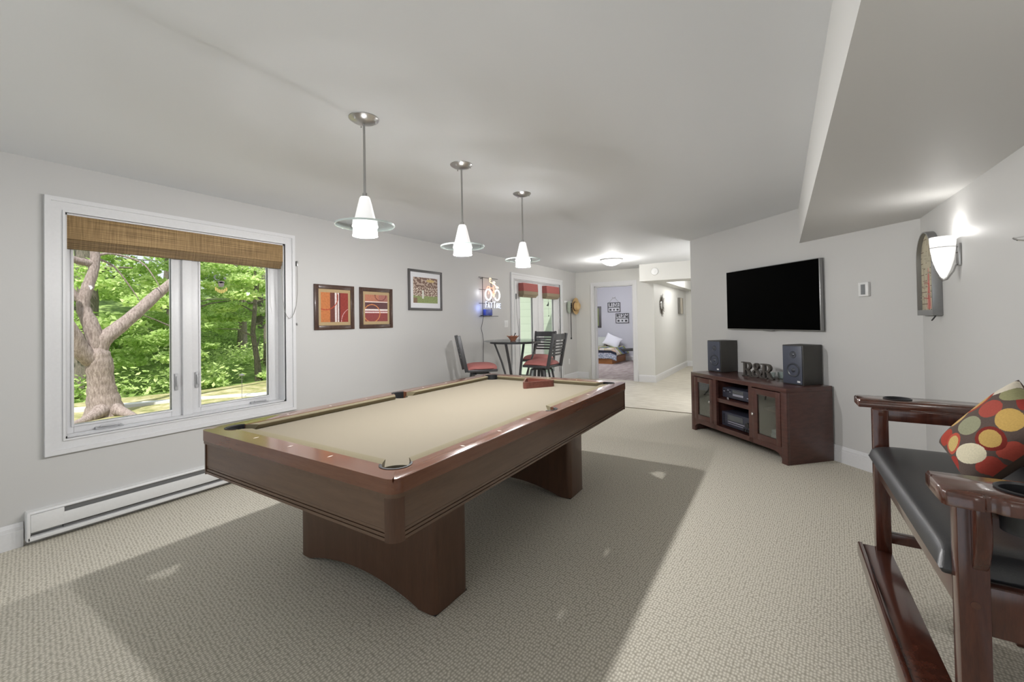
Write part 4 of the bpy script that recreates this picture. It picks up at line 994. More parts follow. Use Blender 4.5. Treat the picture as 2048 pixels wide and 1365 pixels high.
# seat cushion
def pillow_surf(hx, hy, th, e=2.6, n=28, m_=28):
    pass
m = MB(); NX, NY = 40, 60; sx0, sx1, sy0, sy1 = -.022, .455, L_(by0+.052), L_(by1-.052)
def prof_(t): return max(0, 1-abs(2*t-1)**7)**.38
vs = {}
for i in range(NX+1):
    for j in range(NY+1):
        u, v = i/NX, j/NY; h = prof_(u)**1.0*max(0, 1-abs(2*v-1)**22)**.4
        vs[i, j] = m.bm.verts.new((sx0+(sx1-sx0)*u, sy0+(sy1-sy0)*v, .705+.062*h))
for i in range(NX):
    for j in range(NY): m.bm.faces.new((vs[i, j], vs[i+1, j], vs[i+1, j+1], vs[i, j+1]))
m.box(sx0+.004, sx1, sy0+.001, sy1-.001, .690, .712, .008)
m.build('seat_cushion', M_LEATH, bn, angle=70)
# backrest
m = MB()
m.box(.470, .505, L_(by0), L_(by1), .80, .86, .004); m.build('back_rail', M_MAHOG, bn)
m = MB(); m.box(.425, .475, L_(by0+.06), L_(by1-.06), .775, .90, .022); m.build('back_cushion', M_LEATH, bn, angle=60)
# arms with chamfered tips, notch, cup hole
def arm(side):
    # local polygon a (x) , b outward distance from inner edge
    W_ = .215
    P = [(.045-.055, .0), (-.055, .075), (-.055, .10)] if False else None
    pts = [(-.040, -.002), (-.045, .006), (-.046, .135), (-.040, .148), (-.028, .152), (.012, .157), (.018, .156), (.023, .152), (.030, .150), (.037, .153), (.043, .159), (.050, .162), (.075, .163), (.17, .160), (.30, .15), (.42, .12), (.53, .10), (.53, .0), (.42, -.012), (.20, -.008), (.06, -.003)]
    cx, cyy, r = .108, .078, .047
    ang = sorted(range(len(pts)), key=lambda i: i)
    n = len(pts); hole = []
    # match each outline point with a point on the hole
    for p in pts:
        a = math.atan2(p[1]-cyy, p[0]-cx); hole.append((cx+r*math.cos(a), cyy+r*math.sin(a)))
    # densify
    def dens(P, k=3):
        out = []
        for i in range(len(P)):
            a, b = Vector(P[i]), Vector(P[(i+1) % len(P)])
            for q in range(k): out.append(tuple(a+(b-a)*q/k))
        return out
    D = dens(pts); HO = []
    for p in D:
        a = math.atan2(p[1]-cyy, p[0]-cx); HO.append((cx+r*math.cos(a), cyy+r*math.sin(a)))
    n = len(D)
    yi = 1.495 if side < 0 else 2.597
    T = lambda p: (p[0], L_(yi)+side*p[1])
    m = MB(); z0, z1, b_ = .915, .950, .006
    def inset(P, d):
        c = []
        for i in range(len(P)):
            a, b = Vector(P[i-1]), Vector(P[(i+1) % len(P)]); t = (b-a)
            if t.length < 1e-9: c.append(P[i]); continue
            t.normalize(); nn = Vector((t.y, -t.x)); c.append((P[i][0]+nn.x*d, P[i][1]+nn.y*d))
        return c
    area = sum(D[i][0]*D[(i+1) % n][1]-D[(i+1) % n][0]*D[i][1] for i in range(n))
    IN = inset(D, -b_ if area > 0 else b_)
    L0 = [T(p)+(z0,) for p in D]; L1 = [T(p)+(z1-b_,) for p in D]; L2 = [T(p)+(z1,) for p in IN]; H2 = [T(p)+(z1,) for p in HO]; H0 = [T(p)+(z0,) for p in HO]
    V = L0+L1+L2+H2+H0; Fs = []
    for i in range(n):
        j = (i+1) % n
        for a in (0, 1, 2, 3): Fs.append((a*n+i, a*n+j, (a+1)*n+j, (a+1)*n+i))
        Fs.append((4*n+i, 4*n+j, j, i))
    m._add(V, Fs); m.build('arm', M_MAHOGX, bn, angle=50)
    c = T((cx, cyy)); m = MB(); m.lathe([(.046, .895), (.052, .953), (.049, .956), (.044, .951), (.041, .865), (0, .863), (0, .860), (.044, .860), (.046, .895)] if False else [(0, .863), (.041, .865), (.0445, .951), (.049, .956), (.053, .954), (.052, .9505), (.0465, .948), (.044, .858), (0, .856)], 32, Matrix.Translation((c[0], c[1], 0))); m.build('cup_holder', M_BLACK, bn)
arm(-1); arm(1)

# throw pillow
# oblong cushion lying on its long edge against the backrest; pa runs up the long side, pb across
Lc = Vector((.488, 2.185, .872)); Tc = Vector((.656, 2.068, 1.130)); pa = Tc-Lc; SA = pa.length; pa.normalize(); SB = .23
pb = Vector((.530, 2.0, .795))-Lc; pb = (pb-pa*pb.dot(pa)).normalized(); pn = pa.cross(pb)
if pn.x > 0: pn = -pn
DOTS = [(0.3, 0.73, (4.69, 3.23, -6.13, 5.39), (216, 207, 180), None),
        (0.54, 0.74, (6.83, 5.3, -8.62, 5.25), (191, 158, 92), (123, 42, 35)),
        (0.78, 0.67, (7.0, 3.34, -4.9, 4.48), (198, 163, 93), None),
        (0.47, 0.39, (8.26, 0.63, -1.96, 6.78), (148, 148, 122), None),
        (0.72, 0.37, (8.83, 1.17, -2.11, 7.25), (166, 78, 67), None),
        (0.22, 0.44, (7.06, 10.26, -9.47, 4.26), (199, 173, 111), (182, 83, 65)),
        (0.41, 0.11, (8.5, 0, 0, 11), (199, 164, 106), None),
        (0.66, 0.1, (8.5, 0, 0, 11), (194, 159, 101), (162, 68, 54)),
        (0.9, 0.1, (8, 0, 0, 10), (213, 204, 187), None),
        (0.95, 0.29, (9, 2, -2, 8), (148, 146, 108), None),
        (0.18, 0.24, (2.85, 7.5, -8.34, 2.97), (165, 64, 50), None),
        (0.04, 0.64, (9, 0, 0, 9), (160, 59, 50), None),
        (0.33, 0.95, (9, 2, -2, 13), (165, 68, 57), None),
        (0.57, 0.96, (9, 2, -2, 13), (175, 78, 65), None),
        (0.96, 0.46, (26.85, 6.99, -0.65, 6.21), (150, 54, 47), None)]
def pcol(u, v):
    c = lin((92, 78, 72))
    for cu, cv_, (a0, a1, a2, a3), cc, rg in DOTS:
        du, dv = u-cu, v-cv_; d = math.hypot(a0*du+a1*dv, a2*du+a3*dv)
        if d < 1: c = lin(cc); break
        if rg and d < 1.36: c = lin(rg); break
    k = 1+.10*nz(u, v, 60, 1); return tuple(x*k for x in c)
PC = Lc+pa*SA/2+pb*SB/2
def ppos(sgn):
    def f(u, v):
        du, dv = 2*u-1, 2*v-1
        puff = (max(0, (1-abs(du)**3))*max(0, (1-abs(dv)**3)))**.46
        pinch = 1-.10*(1-abs(du)**2)*abs(dv)**3; pinch2 = 1-.10*(1-abs(dv)**2)*abs(du)**3
        c = Lc+pa*(SA*(.5+.5*du*pinch2))+pb*(SB*(.5+.5*dv*pinch))+pn*(sgn*.062*puff)
        c.z = max(c.z, .772); return tuple(c-PC)
    return f
o = grid_mesh('throw_pillow', 170, 170, ppos(1), pcol, M_FABRIC, loc=tuple(PC), back=ppos(-1))
tag(o, 'brown oblong throw pillow with red, gold, white and sage dots on the bench', 'pillow')

# ================================================================== PUB TABLE AND STOOLS
TC = (-3.42, 5.52)
tb = thing('round_pub_table', 'round glass-topped bar table with curved dark metal legs', 'table', (*TC, 0))
m = MB(); m.lathe([(0, 1.042), (.475, 1.042), (.480, 1.047), (.475, 1.052), (0, 1.052)], 56); m.build('glass_top', M_TTOP, tb)
m = MB(); m.lathe([(.345, 1.012), (.385, 1.012), (.385, 1.040), (.345, 1.040), (.345, 1.012)], 48); m.build('top_ring', M_GUN, tb)
for k in range(4):
    a = math.radians(9)+k*PI/2; ca, sa = math.cos(a), math.sin(a)
    R_ = [(.355, 1.012), (.30, .88), (.235, .72), (.18, .55), (.15, .38), (.155, .22), (.20, .09), (.27, .0)]
    m = MB()
    pts = [Vector((r*ca, r*sa, z)) for r, z in R_]
    for p, q in zip(pts, pts[1:]): m.bar(p, q, .038, .016, .002, upv=(ca, sa, 0))
    m.build('leg', M_GUN, tb)
m = MB(); m.lathe([(.150, .36), (.165, .36), (.165, .38), (.150, .38), (.150, .36)], 32); m.build('lower_ring', M_GUN, tb)
bw = thing('glass_bowl', 'small amber fluted bowl on the round bar table', 'bowl', (-3.40, 5.42, 1.052))
m = MB(); N = 48; prof = [(0, 0), (.035, 0), (.04, .006), (.055, .03), (.075, .055), (.092, .068), (.090, .070), (.070, .056), (.05, .033), (0, .01)]
rings = []
for r, z in prof:
    rings.append([m.bm.verts.new(((r*(1+.07*math.cos(8*2*PI*k/N)*(r/.09)))*math.cos(2*PI*k/N), (r*(1+.07*math.cos(8*2*PI*k/N)*(r/.09)))*math.sin(2*PI*k/N), z+.006*math.cos(8*2*PI*k/N)*(r/.09))) for k in range(N)])
for A_, B_ in zip(rings, rings[1:]):
    for k in range(N): m.bm.faces.new((A_[k], A_[(k+1) % N], B_[(k+1) % N], B_[k]))
m.build('bowl_body', plain('amber_bowl', (.42, .17, .10), .25), bw)
m = MB(); m.tube([(-.01, 0, .012), (-.005, .01, .05), (.03, .02, .10)], .006, 8); m.lathe([(0, 0), (.012, .004), (.010, .014), (0, .018)], 12, Matrix.Translation((.03, .02, .098))); m.build('spoon', M_BLACK, bw)

def make_stool():
    t_ = thing('bar_stool', '', 'bar stool', (0, 0, 0))
    # faces +x ; origin at floor under seat centre
    m = MB(); n = 20; pts = []
    NXc = 22; vs = {}
    for i in range(NXc+1):
        for j in range(NXc+1):
            u, v = 2*i/NXc-1, 2*j/NXc-1
            x = u*math.sqrt(1-v*v*.32)*.222; y = v*math.sqrt(1-u*u*.32)*.222
            h = max(0, (1-abs(u)**3.2)*(1-abs(v)**3.2))**.5
            vs[i, j] = m.bm.verts.new((x, y, .735+.062*h))
    for i in range(NXc):
        for j in range(NXc): m.bm.faces.new((vs[i, j], vs[i+1, j], vs[i+1, j+1], vs[i, j+1]))
    m.box(-.19, .19, -.19, .19, .72, .737, .01)
    m.build('seat_cushion', M_RED, t_, angle=70)
    m = MB(); m.box(-.20, .20, -.195, .195, .690, .724, .006); m.build('seat_frame', M_GUN, t_)
    for s in (-1, 1):
        m = MB(); m.bar((-.205, s*.185, .695), (-.305, s*.185, 1.165), .026, .045, .004, upv=(0, 0, 1)); m.build('back_post', M_GUN, t_)
    def slat(z, h, nm):
        m = MB(); t = (z-.695)/.47; xb = -.205-.10*t; P = []
        K = 12
        for side_ in (0, 1):
            for k in range(K+1):
                v = k/K*2-1; bow = -.022*(1-v*v); P.append((xb+bow+(.010 if side_ else -.0), v*.175))
        V = [(x, y, z-h/2) for x, y in P]+[(x-.012*h/.05*.3, y, z+h/2) for x, y in P]; q = 2*(K+1); Fs = []
        for k in range(K):
            a, b, c, d = k, k+1, K+1+k+1, K+1+k
            Fs += [(a, b, c, d), (q+a, q+d, q+c, q+b), (a, q+a, q+b, b), (d, c, q+c, q+d)]
        Fs += [(0, K+1, q+K+1, q), (K, q+K, q+2*K+1, 2*K+1)]; m._add(V, Fs); m.build(nm, M_GUN, t_)
    slat(1.118, .085, 'top_slat')
    for k in range(5): slat(1.045-.043*k, .026, 'slat')
    m = MB(); m.lathe([(0, .655), (.11, .655), (.12, .672), (.12, .690), (0, .690)], 28); m.build('swivel_plate', M_GUN, t_)
    for a in (PI/4, 3*PI/4, 5*PI/4, 7*PI/4):
        ca, sa = math.cos(a), math.sin(a); m = MB()
        Q = [(.10, .66), (.15, .655), (.19, .45), (.215, .22), (.25, .0)]
        for p, q in zip(Q[0:], Q[1:]): m.bar((p[0]*ca, p[0]*sa, p[1]), (q[0]*ca, q[0]*sa, q[1]), .040, .022, .003, upv=(ca, sa, .01) if p[1] < .656 else (0, 0, 1))
        m.build('leg', M_GUN, t_)
    m = MB(); m.tube([(.212*math.cos(2*PI*k/36), .212*math.sin(2*PI*k/36), .26) for k in range(36)], .010, 8, closed=True); m.build('foot_ring', M_GUN, t_)
    return t_
st0 = make_stool()
for i, (x, y, a, lab) in enumerate(((-3.42, 4.62, math.radians(45), 'dark metal bar stool with red seat left of the round table, seen edge-on'),
                                   (-2.90, 5.38, math.radians(178), 'dark metal bar stool with red seat in front on the right of the round table'),
                                   (-3.36, 6.12, math.radians(-88), 'red-seated bar stool behind the round table, nearest the patio doors'))):
    o = st0 if i == 0 else copy_tree(st0)
    o.location = (x, y, 0); o.rotation_euler = (0, 0, a); o['label'] = lab; o['group'] = 'bar stools round the bar table'

# ================================================================== HALL DECOR
mi = thing('sunburst_mirror', 'small sunburst mirror with dark twig rays on the hall wall', 'mirror', (HX, 9.84, 1.645))
m = MB(); m.lathe([(0, .018), (.085, .018), (.095, .012), (.085, .0)], 32, frameM((0, 0, 0), (0, 1, 0), (0, 0, 1), (1, 0, 0))); m.build('mirror_glass', M_CHROME, mi)
m = MB()
for k in range(64):
    a = 2*PI*k/64; r = random.uniform(.19, .27); m.tube([(.008, .08*math.cos(a), .08*math.sin(a)), (.012+random.uniform(0, .02), r*math.cos(a+random.uniform(-.04, .04)), r*math.sin(a))], [.006, .002], 5)
m.build('twig_rays', plain('dark_twig', (.10, .085, .065), .7), mi)
cv = thing('canvas_picture', 'small deep canvas print with dark edge at the end of the hall wall', 'picture', (HX, 11.86, 1.67))
m = MB(); m.box(.001, .055, -.21, .21, -.21, .21, .003); m.build('stretched_canvas', plain('dark_canvas_edge', (.13, .125, .11), .8), cv)
grid_mesh('print', 50, 50, lambda u, v: (.0565, -.205+.41*u, -.205+.41*v), lambda u, v: lin((205, 196, 180)) if (.18 < u < .8 and abs(u-.5+.12*math.sin(v*6)) > .06) else lin((120, 115, 105)), M_PAINT, cv)

# ================================================================== BEDROOM
YW2 = 13.8
bd = thing('bed', 'low orange-brown wooden platform bed in the bedroom', 'bed', (-5.45, 13.1, 0))
m = MB(); m.box(-1.2, 1.15, -.66, .64, 0, .20, .006); m.build('base', M_ORANGE, bd)
m = MB(); m.box(-1.2, 1.10, -.62, .60, .20, .42, .05, 4); m.build('mattress', M_PILL, bd)
m = MB(); m.box(-1.2, .95, .62, .66, .0, .70, .01); m.build('headboard', plain('dark_headboard', (.13, .12, .11), .5), bd)
QP = [(92, 105, 130), (200, 190, 165), (120, 130, 150), (165, 170, 110), (190, 160, 140), (80, 85, 105), (205, 200, 195), (130, 140, 95)]
def qcol(u, v):
    if v < .10: c = (150, 160, 178) if nz(u, v, 60, 2) > -.1 else (205, 208, 215)
    elif v < .14: c = (45, 48, 62)
    else:
        a, b = int(u*14), int(v*9); cu, cv_ = (u*14) % 1-.5, (v*9) % 1-.5
        c = QP[(a*3+b*5) % 8] if math.hypot(cu, cv_) < .42 else QP[(a*5+b*3+2) % 8]
    return tuple(x*(1+.15*nz(u, v, 40, 3)) for x in lin(c))
def qpos(u, v):
    s = v*1.75; x = -1.25+2.55*u; ov = max(0, x-1.12)
    if s < .30: y, z = -.70-.02*math.sin(u*40), .16+s
    elif s < .36: y, z = -.68+(s-.30), .455
    else: y, z = -.68+(s-.30)*.85, .465+.02*math.sin(u*19)*math.sin(v*11)
    z -= ov*1.1*(1 if s > .3 else .3)
    return (x, y, z)
o = grid_mesh('quilt', 140, 90, qpos, qcol, M_FABRIC, loc=(-5.45, 13.1, 0)); tag(o, 'patchwork quilt in blue, sage and cream spread on the bed', 'quilt')
sm = o.modifiers.new('thick', 'SOLIDIFY'); sm.thickness = .02
def soft_pillow(loc, rot, w, h, t, mat, lab):
    m = MB(); N = 18
    for sg in (1, -1):
        vs = {}
        for i in range(N+1):
            for j in range(N+1):
                u, v = 2*i/N-1, 2*j/N-1; p = (max(0, 1-abs(u)**2.5)*max(0, 1-abs(v)**2.5))**.5
                vs[i, j] = m.bm.verts.new((u*w/2*(1-.06*(1-v*v)), v*h/2*(1-.06*(1-u*u)), sg*t*p))
        for i in range(N):
            for j in range(N): m.bm.faces.new((vs[i, j], vs[i+1, j], vs[i+1, j+1], vs[i, j+1]))
    bmesh.ops.remove_doubles(m.bm, verts=m.bm.verts, dist=1e-5)
    o = m.build('bed_pillow', mat, loc=loc, angle=80); o.rotation_euler = rot; return tag(o, lab, 'pillow', 'pillows on the bed')
soft_pillow((-4.62, 13.42, .645), (math.radians(62), math.radians(24), .15), .52, .42, .07, M_PILL, 'white pillow propped at a tilt on the right of the bed')
soft_pillow((-5.15, 13.50, .60), (math.radians(60), 0, 0), .62, .40, .08, M_SHEET, 'grey-green pillow lying flat against the headboard of the bed')
m = MB(); m.bar((-.0, 0, 0), (0, 0, .56), .03, .03, .003); m.bar((0, 0, .40), (-.45, 0, .37), .03, .09, .003, upv=(0, 0, 1))
tag(m.build('bed_rail_post', plain('black_steel', (.05, .05, .05), .5), loc=(-3.86, 13.2, 0)), 'thin dark metal post at the right of the bed', 'post')
def wordsign(name, lab, word, x0, x1, z0, z1, hang):
    t_ = thing(name, lab, 'sign', ((x0+x1)/2, YW2, (z0+z1)/2)); w, h = (x1-x0)/2, (z1-z0)/2
    dk = plain('sign_charcoal', (.06, .06, .065), .6)
    m = MB(); m.box(-w, w, -.012, 0, -h, h); m.build('backing', plain('sign_paper', (.62, .62, .64), .8), t_)
    m = MB()
    for a, b, c, d in ((-w, w, h-.02, h), (-w, w, -h, -h+.02), (-w, -w+.02, -h, h), (w-.02, w, -h, h), (-w, w, -.01, .01)): m.box(a, b, -.025, -.001, c, d)
    m.build('frame', dk, t_)
    n = len(word); M = lambda cx, cz: frameM((cx, -.018, cz), (1, 0, 0), (0, 0, 1), (0, -1, 0))
    for i, ch in enumerate(word):
        cx = -w+.03+(2*w-.06)*(i+.5)/n
        m = MB(); m.box(cx-(w-.03)/n*.92, cx+(w-.03)/n*.92, -.016, -.011, .018, h-.022); m.build('letter_tile', dk if i % 2 == 0 else plain('tile_grey', (.62, .62, .64), .7), t_)
        text_mesh('letter', ch, h*1.15, .002, plain('letter_white', (.75, .75, .77), .6) if i % 2 == 0 else plain('letter_black', (.04, .04, .045), .6), t_, M(cx, h*.5))
    for i in range(3):
        cx = -w+.03+(2*w-.06)*(i+.5)/3
        m = MB(); m.lathe([(0, 0), (.03, 0), (.03, .004), (0, .004)], 14, frameM((cx, -.012, -h*.5), (1, 0, 0), (0, 0, 1), (0, -1, 0))) if i % 2 else m.box(cx-.035, cx+.035, -.016, -.011, -h*.7, -h*.32)
        m.build('picture_tile', dk, t_)
    if hang:
        m = MB(); m.tube([(-w*.8, -.01, h), (-.03, -.012, h+.15), (.03, -.012, h+.15), (w*.8, -.01, h)], .006, 6); m.tube([(-.05, -.015, h+.17), (0, -.015, h+.14), (.06, -.015, h+.18)], .009, 6); m.build('hanging_cord', M_GREYCORD, t_)
wordsign('word_sign', 'charcoal framed LIVE sign hung by a cord on the bedroom wall', 'LIVE', -4.885, -4.46, 1.585, 1.905, True)
wordsign('word_sign', 'charcoal framed DREAM sign lower right of the LIVE sign', 'DREAM', -4.62, -4.18, 1.215, 1.54, False)
fr = thing('framed_green_print', 'grey-framed plain green print at the left of the bedroom doorway', 'picture', (-5.47, YW2, 1.43))
m = MB(); m.box(-.35, .35, -.025, 0, -.36, .36, .004); m.build('frame', M_FRG, fr)
m = MB(); m.box(-.27, .27, -.028, -.02, -.30, .30); m.build('print', plain('olive_print', (.23, .27, .12), .8), fr)

# ================================================================== OUTSIDE
GZ = -.12
m = MB(); n = 30
def gz(x, y):
    d = -x-4.2
    return GZ+.0*d + (.0 if x > -11.5 else -.30*min(1, (-11.5-x)/2.5)) + (0 if x > -14 else .22*(-14-x)) + .03*math.sin(x*1.7)*math.cos(y*1.3)
vs = {}
XS_ = [-4.2-.5*k for k in range(60)]; YS_ = [-12+.8*k for k in range(56)]
for i, x in enumerate(XS_):
    for j, y in enumerate(YS_): vs[i, j] = m.bm.verts.new((x, y, gz(x, y)))
for i in range(len(XS_)-1):
    for j in range(len(YS_)-1):
        f = m.bm.faces.new((vs[i, j], vs[i, j+1], vs[i+1, j+1], vs[i+1, j])); f.material_index = 0 if XS_[i] > -11.6 else 1
struct(m.build('ground_outside', [M_GRASS, M_FOREST], angle=80))
m = MB(); P_ = [(-13.0, -3), (-11.6, .2), (-10.75, 2.1), (-10.2, 3.35), (-9.75, 4.1), (-9.15, 4.95), (-8.2, 6.2), (-7.2, 7.6)]
m.ribbon(P_, .26, GZ-.03, GZ+.035); struct(m.build('path_outside', plain('pale_gravel', (.66, .65, .64), .9, .5, 40)))
hbox('patio_slab', (-8.4, XL-TH, 5.8, 9.2, -.2, -.03), plain('pale_concrete', (.5, .5, .48), .8))
# big forked tree
bt = thing('forked_tree', 'big pale-barked tree with three spreading limbs close outside the window', 'tree', (-9.65, 2.43, GZ))
def T(x, y, z): return (x+9.65, y-2.43, z-GZ)

def limb(name, pts, rs, par=bt, mat=None, sub=4):
    # smooth centreline through the joints, slightly knobbly
    P = [Vector(T(*p)) for p in pts]; Q = []; R_ = []
    for i in range(len(P)-1):
        p0, p1, p2, p3 = P[max(i-1, 0)], P[i], P[i+1], P[min(i+2, len(P)-1)]
        for k in range(sub):
            t = k/sub
            Q.append(.5*((2*p1)+(p2-p0)*t+(2*p0-5*p1+4*p2-p3)*t*t+(3*p1-p0-3*p2+p3)*t**3)); R_.append((rs[i]*(1-t)+rs[i+1]*t)*(1+.05*math.sin(i*3.1+k*1.9)))
    Q.append(P[-1]); R_.append(rs[-1])
    m = MB(); m.tube(Q, R_, 18); return m.build(name, mat or M_BARK, par, angle=80)
limb('trunk', [(-9.68, 2.44, GZ-.08), (-9.66, 2.43, .02), (-9.65, 2.40, .25), (-9.63, 2.375, .5), (-9.62, 2.355, .75), (-9.6, 2.34, .93), (-9.6, 2.33, 1.05)], [.32, .24, .19, .172, .175, .15, .05])
limb('limb', [(-9.62, 2.38, .70), (-9.6, 2.24, .83), (-9.55, 2.10, 1.03), (-9.5, 2.03, 1.22), (-9.45, 1.90, 1.48), (-9.4, 1.78, 1.9), (-9.3, 1.70, 2.5)], [.07, .125, .12, .11, .10, .085, .07])
limb('limb', [(-9.62, 2.34, .85), (-9.62, 2.32, 1.1), (-9.65, 2.26, 1.40), (-9.7, 2.19, 1.65), (-9.7, 2.19, 1.81), (-9.72, 2.245, 2.04), (-9.74, 2.315, 2.30), (-9.76, 2.345, 2.56), (-9.8, 2.33, 3.1), (-9.8, 2.5, 4.0)], [.10, .115, .105, .09, .078, .08, .068, .065, .06, .04])
limb('limb', [(-9.6, 2.36, .95), (-9.6, 2.42, 1.16), (-9.62, 2.56, 1.30), (-9.65, 2.84, 1.585), (-9.7, 3.14, 1.92), (-9.72, 3.36, 2.14), (-9.78, 3.85, 2.68), (-9.8, 4.3, 3.4)], [.09, .12, .11, .10, .09, .08, .07, .04])
limb('branch', [(-9.76, 2.34, 2.44), (-9.75, 2.26, 2.43), (-9.72, 2.13, 2.45), (-9.7, 2.04, 2.49), (-9.6, 1.8, 2.6)], [.06, .06, .055, .05, .03])
limb('branch', [(-9.7, 2.19, 1.74), (-9.7, 2.13, 1.82), (-9.7, 2.04, 1.99), (-9.6, 1.85, 2.3)], [.05, .045, .035, .02])
limb('branch', [(-9.76, 2.34, 2.56), (-9.7, 2.55, 2.62), (-9.6, 2.9, 2.5), (-9.5, 3.05, 2.25), (-9.45, 3.15, 2.0)], [.03, .02, .013, .009, .005])
limb('branch', [(-9.76, 2.36, 2.52), (-9.8, 2.6, 2.4), (-9.8, 2.85, 2.0), (-9.8, 2.95, 1.8)], [.02, .014, .009, .004])
limb('root', [(-9.55, 2.5, -.02), (-9.25, 2.6, GZ+.03), (-8.95, 2.62, GZ+.01), (-8.7, 2.7, GZ-.03)], [.12, .07, .045, .02])
limb('root', [(-9.5, 2.35, -.02), (-9.3, 2.15, GZ+.03), (-9.1, 1.9, GZ+.0)], [.12, .07, .03])

import numpy as np
rng = np.random.default_rng(5)
def leaves(name, clusters, n, size, mat, par, flat=.5, aspect=.62, droop=.35):
    """leaf blades: small folded rhombs scattered over ellipsoidal sprays"""
    cl_ = np.array([c[:3] for c in clusters]); rr = np.array([c[3:6] for c in clusters]); w = rr.prod(1)**.6; w /= w.sum()
    idx = rng.choice(len(clusters), n, p=w); d = rng.normal(size=(n, 3)); d /= np.linalg.norm(d, axis=1)[:, None]
    rad = rng.random(n)**.45
    C = cl_[idx]+d*rr[idx]*rad[:, None]
    nrm = rng.normal(size=(n, 3))*flat; nrm[:, 2] += 1; nrm /= np.linalg.norm(nrm, axis=1)[:, None]
    a = rng.normal(size=(n, 3)); a -= nrm*(a*nrm).sum(1)[:, None]; a /= np.linalg.norm(a, axis=1)[:, None]; b = np.cross(nrm, a)
    s = size*(.6+.8*rng.random(n))[:, None]
    V = np.stack([C-a*s*.6, C+b*s*aspect*.5-nrm*s*.08, C+a*s*.6-nrm*s*droop*.3, C-b*s*aspect*.5-nrm*s*.08], 1).reshape(-1, 3)
    me = bpy.data.meshes.new(name); F_ = np.arange(n*4).reshape(n, 4)
    me.from_pydata(V.tolist(), [], F_.tolist())
    tone = np.clip(.5+.22*rng.normal(size=n)+.16*(np.random.default_rng(1).random(len(clusters))[idx]-.5)*2, 0, 1)
    at = me.color_attributes.new('col', 'FLOAT_COLOR', 'CORNER'); arr = np.ones((n*4, 4), np.float32); arr[:, :3] = np.repeat(tone, 4)[:, None]
    at.data.foreach_set('color', arr.ravel())
    return link(name, me, mat, par)
def wild_tree(x, y, h, r, lean, cr, n, size, lab, mat=M_LEAF, low=.15, bm=M_BARK2, name='woodland_tree', group=None):
    z0 = gz(x, y)-.1; t_ = thing(name, lab, 'tree', (x, y, z0), 0, group)
    m = MB(); P_ = [(lean*k/6*h*.2+.05*math.sin(k*2+x), lean*.5*k/6*.3+.05*math.cos(k*1.7+y), h*k/6) for k in range(7)]
    m.tube(P_, [r*(1.35 if k == 0 else 1-.11*k) for k in range(7)], 12); m.build('trunk', bm, t_, angle=80)
    m = MB()
    for k in range(9):
        z = h*(low+.08*k+.1); a = k*2.4+x; L_b = cr*random.uniform(.5, .95)
        m.tube([(P_[3][0]*z/h*2, 0, z), (math.cos(a)*L_b*.5, math.sin(a)*L_b*.5, z+.25), (math.cos(a)*L_b, math.sin(a)*L_b, z+.15+random.uniform(0, .4))], [r*.3, r*.18, r*.06], 6)
    m.build('branches', bm, t_, angle=80)
    cs = []
    for k in range(int(26)):
        a = random.uniform(0, 2*PI); q = cr*math.sqrt(random.random()); z = h*random.uniform(low, 1.0); s = random.uniform(.35, .75)*cr*.42
        cs.append((q*math.cos(a), q*math.sin(a), z, s*1.25, s*1.25, s*.42))
    leaves('foliage', cs, n, size, mat, t_)
    return t_
random.seed(21)
G_ = 'trees of the woodland outside the window'
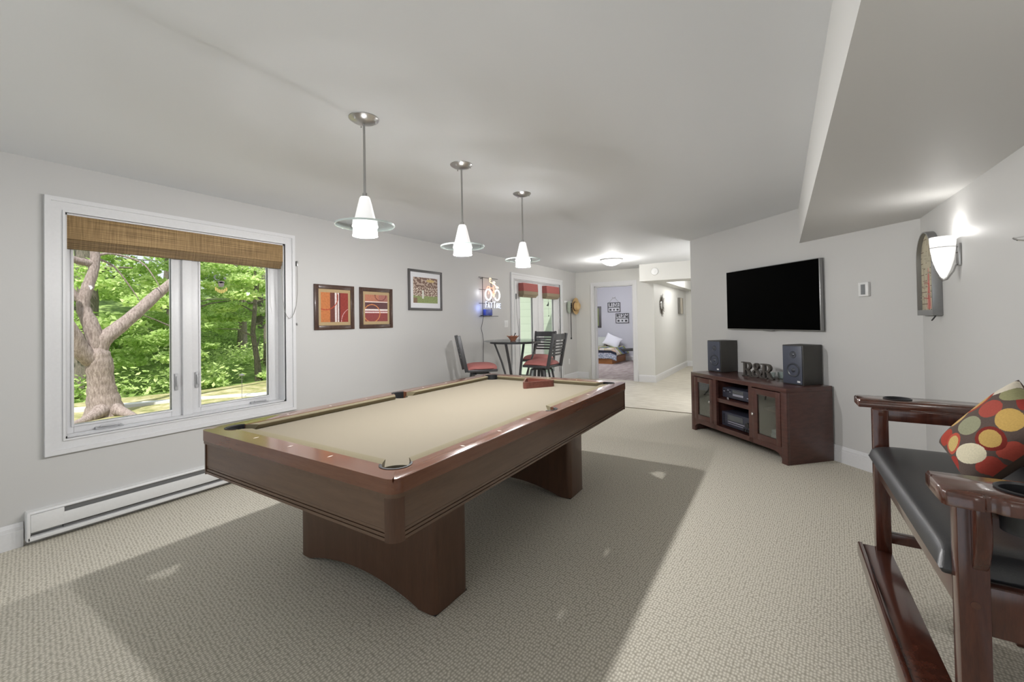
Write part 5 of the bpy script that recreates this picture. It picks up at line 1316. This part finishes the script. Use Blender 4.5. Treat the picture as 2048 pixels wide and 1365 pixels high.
WT = [(-12.6, 4.55, 5.2, .10, .2, 1.5, 7500, .11, 'bright green young maple nearest behind the forked tree, left of the window post', M_LEAF, .05),
      (-12.4, 6.3, 4.4, .08, -.2, 1.35, 7000, .11, 'yellow-green young maple low in the right window pane', M_LEAF, .04),
      (-14.5, 3.3, 7.5, .25, 0, 1.9, 5200, .13, 'thick grey-trunked tree directly behind the forked tree', M_LEAF, .22),
      (-15.5, 5.6, 7, .12, .3, 2.0, 8500, .12, 'leafy green tree seen through the middle of the left pane', M_LEAF, .05),
      (-15.5, 8.3, 8.5, .13, 0, 2.1, 12000, .08, 'grey-green cedar filling the upper right pane', M_LEAF2, .22),
      (-18.0, 8.6, 9, .14, .2, 2.2, 5200, .14, 'reddish-trunked tree behind the cedar in the right pane', M_LEAF, .1),
      (-17.5, 6.4, 8, .15, -.2, 2.1, 7500, .13, 'green tree in the second row behind the window post', M_LEAF, .03),
      (-17.0, 3.9, 8, .15, .1, 2.1, 7500, .13, 'green tree in the second row at the far left of the left pane', M_LEAF, .03),
      (-21.0, 7.4, 10, .2, .1, 2.8, 8000, .17, 'tall tree in the back row seen between the two panes', M_LEAF, .02),
      (-21.5, 11.0, 10, .2, 0, 2.8, 8000, .17, 'tall tree in the back row at the right edge of the right pane', M_LEAF, .02),
      (-21.0, 4.6, 10, .2, .1, 2.6, 5600, .18, 'tall tree in the back row at the left edge of the left pane', M_LEAF, .02),
      (-26.0, 9.0, 12, .25, 0, 3.6, 6000, .24, 'farthest large tree behind the right pane', M_LEAF, .0),
      (-26.5, 14.0, 12, .25, 0, 3.6, 5000, .24, 'farthest large tree to the right of the right pane', M_LEAF, .0),
      (-26.0, 5.5, 12, .25, 0, 3.4, 6000, .24, 'farthest large tree behind the left pane', M_LEAF, .0)]
for (x, y, h, r, ln, cr, n, sz, lab, mt, low) in WT: wild_tree(x, y, h, r, ln, cr, n, sz, lab, mt, low, M_BARK if 'reddish' in lab else M_BARK2, group=G_)
cs = [(-random.uniform(11.8, 20), random.uniform(.5, 12), 0, .8, .8, .45) for _ in range(70)]
cs = [(x, y, gz(x, y)+.25, a, b, c) for x, y, z, a, b, c in cs]
o = leaves('undergrowth', cs, 16000, .10, M_LEAF, None); tag(o, 'low green undergrowth covering the woodland floor behind the pale path', 'undergrowth', kind='stuff')
m = MB(); m.tube([(0, 0, 0), (0, 0, .46)], .005, 8); m.lathe([(0, .455), (.05, .455), (.055, .468), (.02, .495), (0, .50)], 16)
tag(m.build('stake_light', M_STEEL, loc=(-9.21, 4.38, gz(-9.2, 4.38))), 'thin dark stake light standing in the grass outside the right pane', 'garden light')
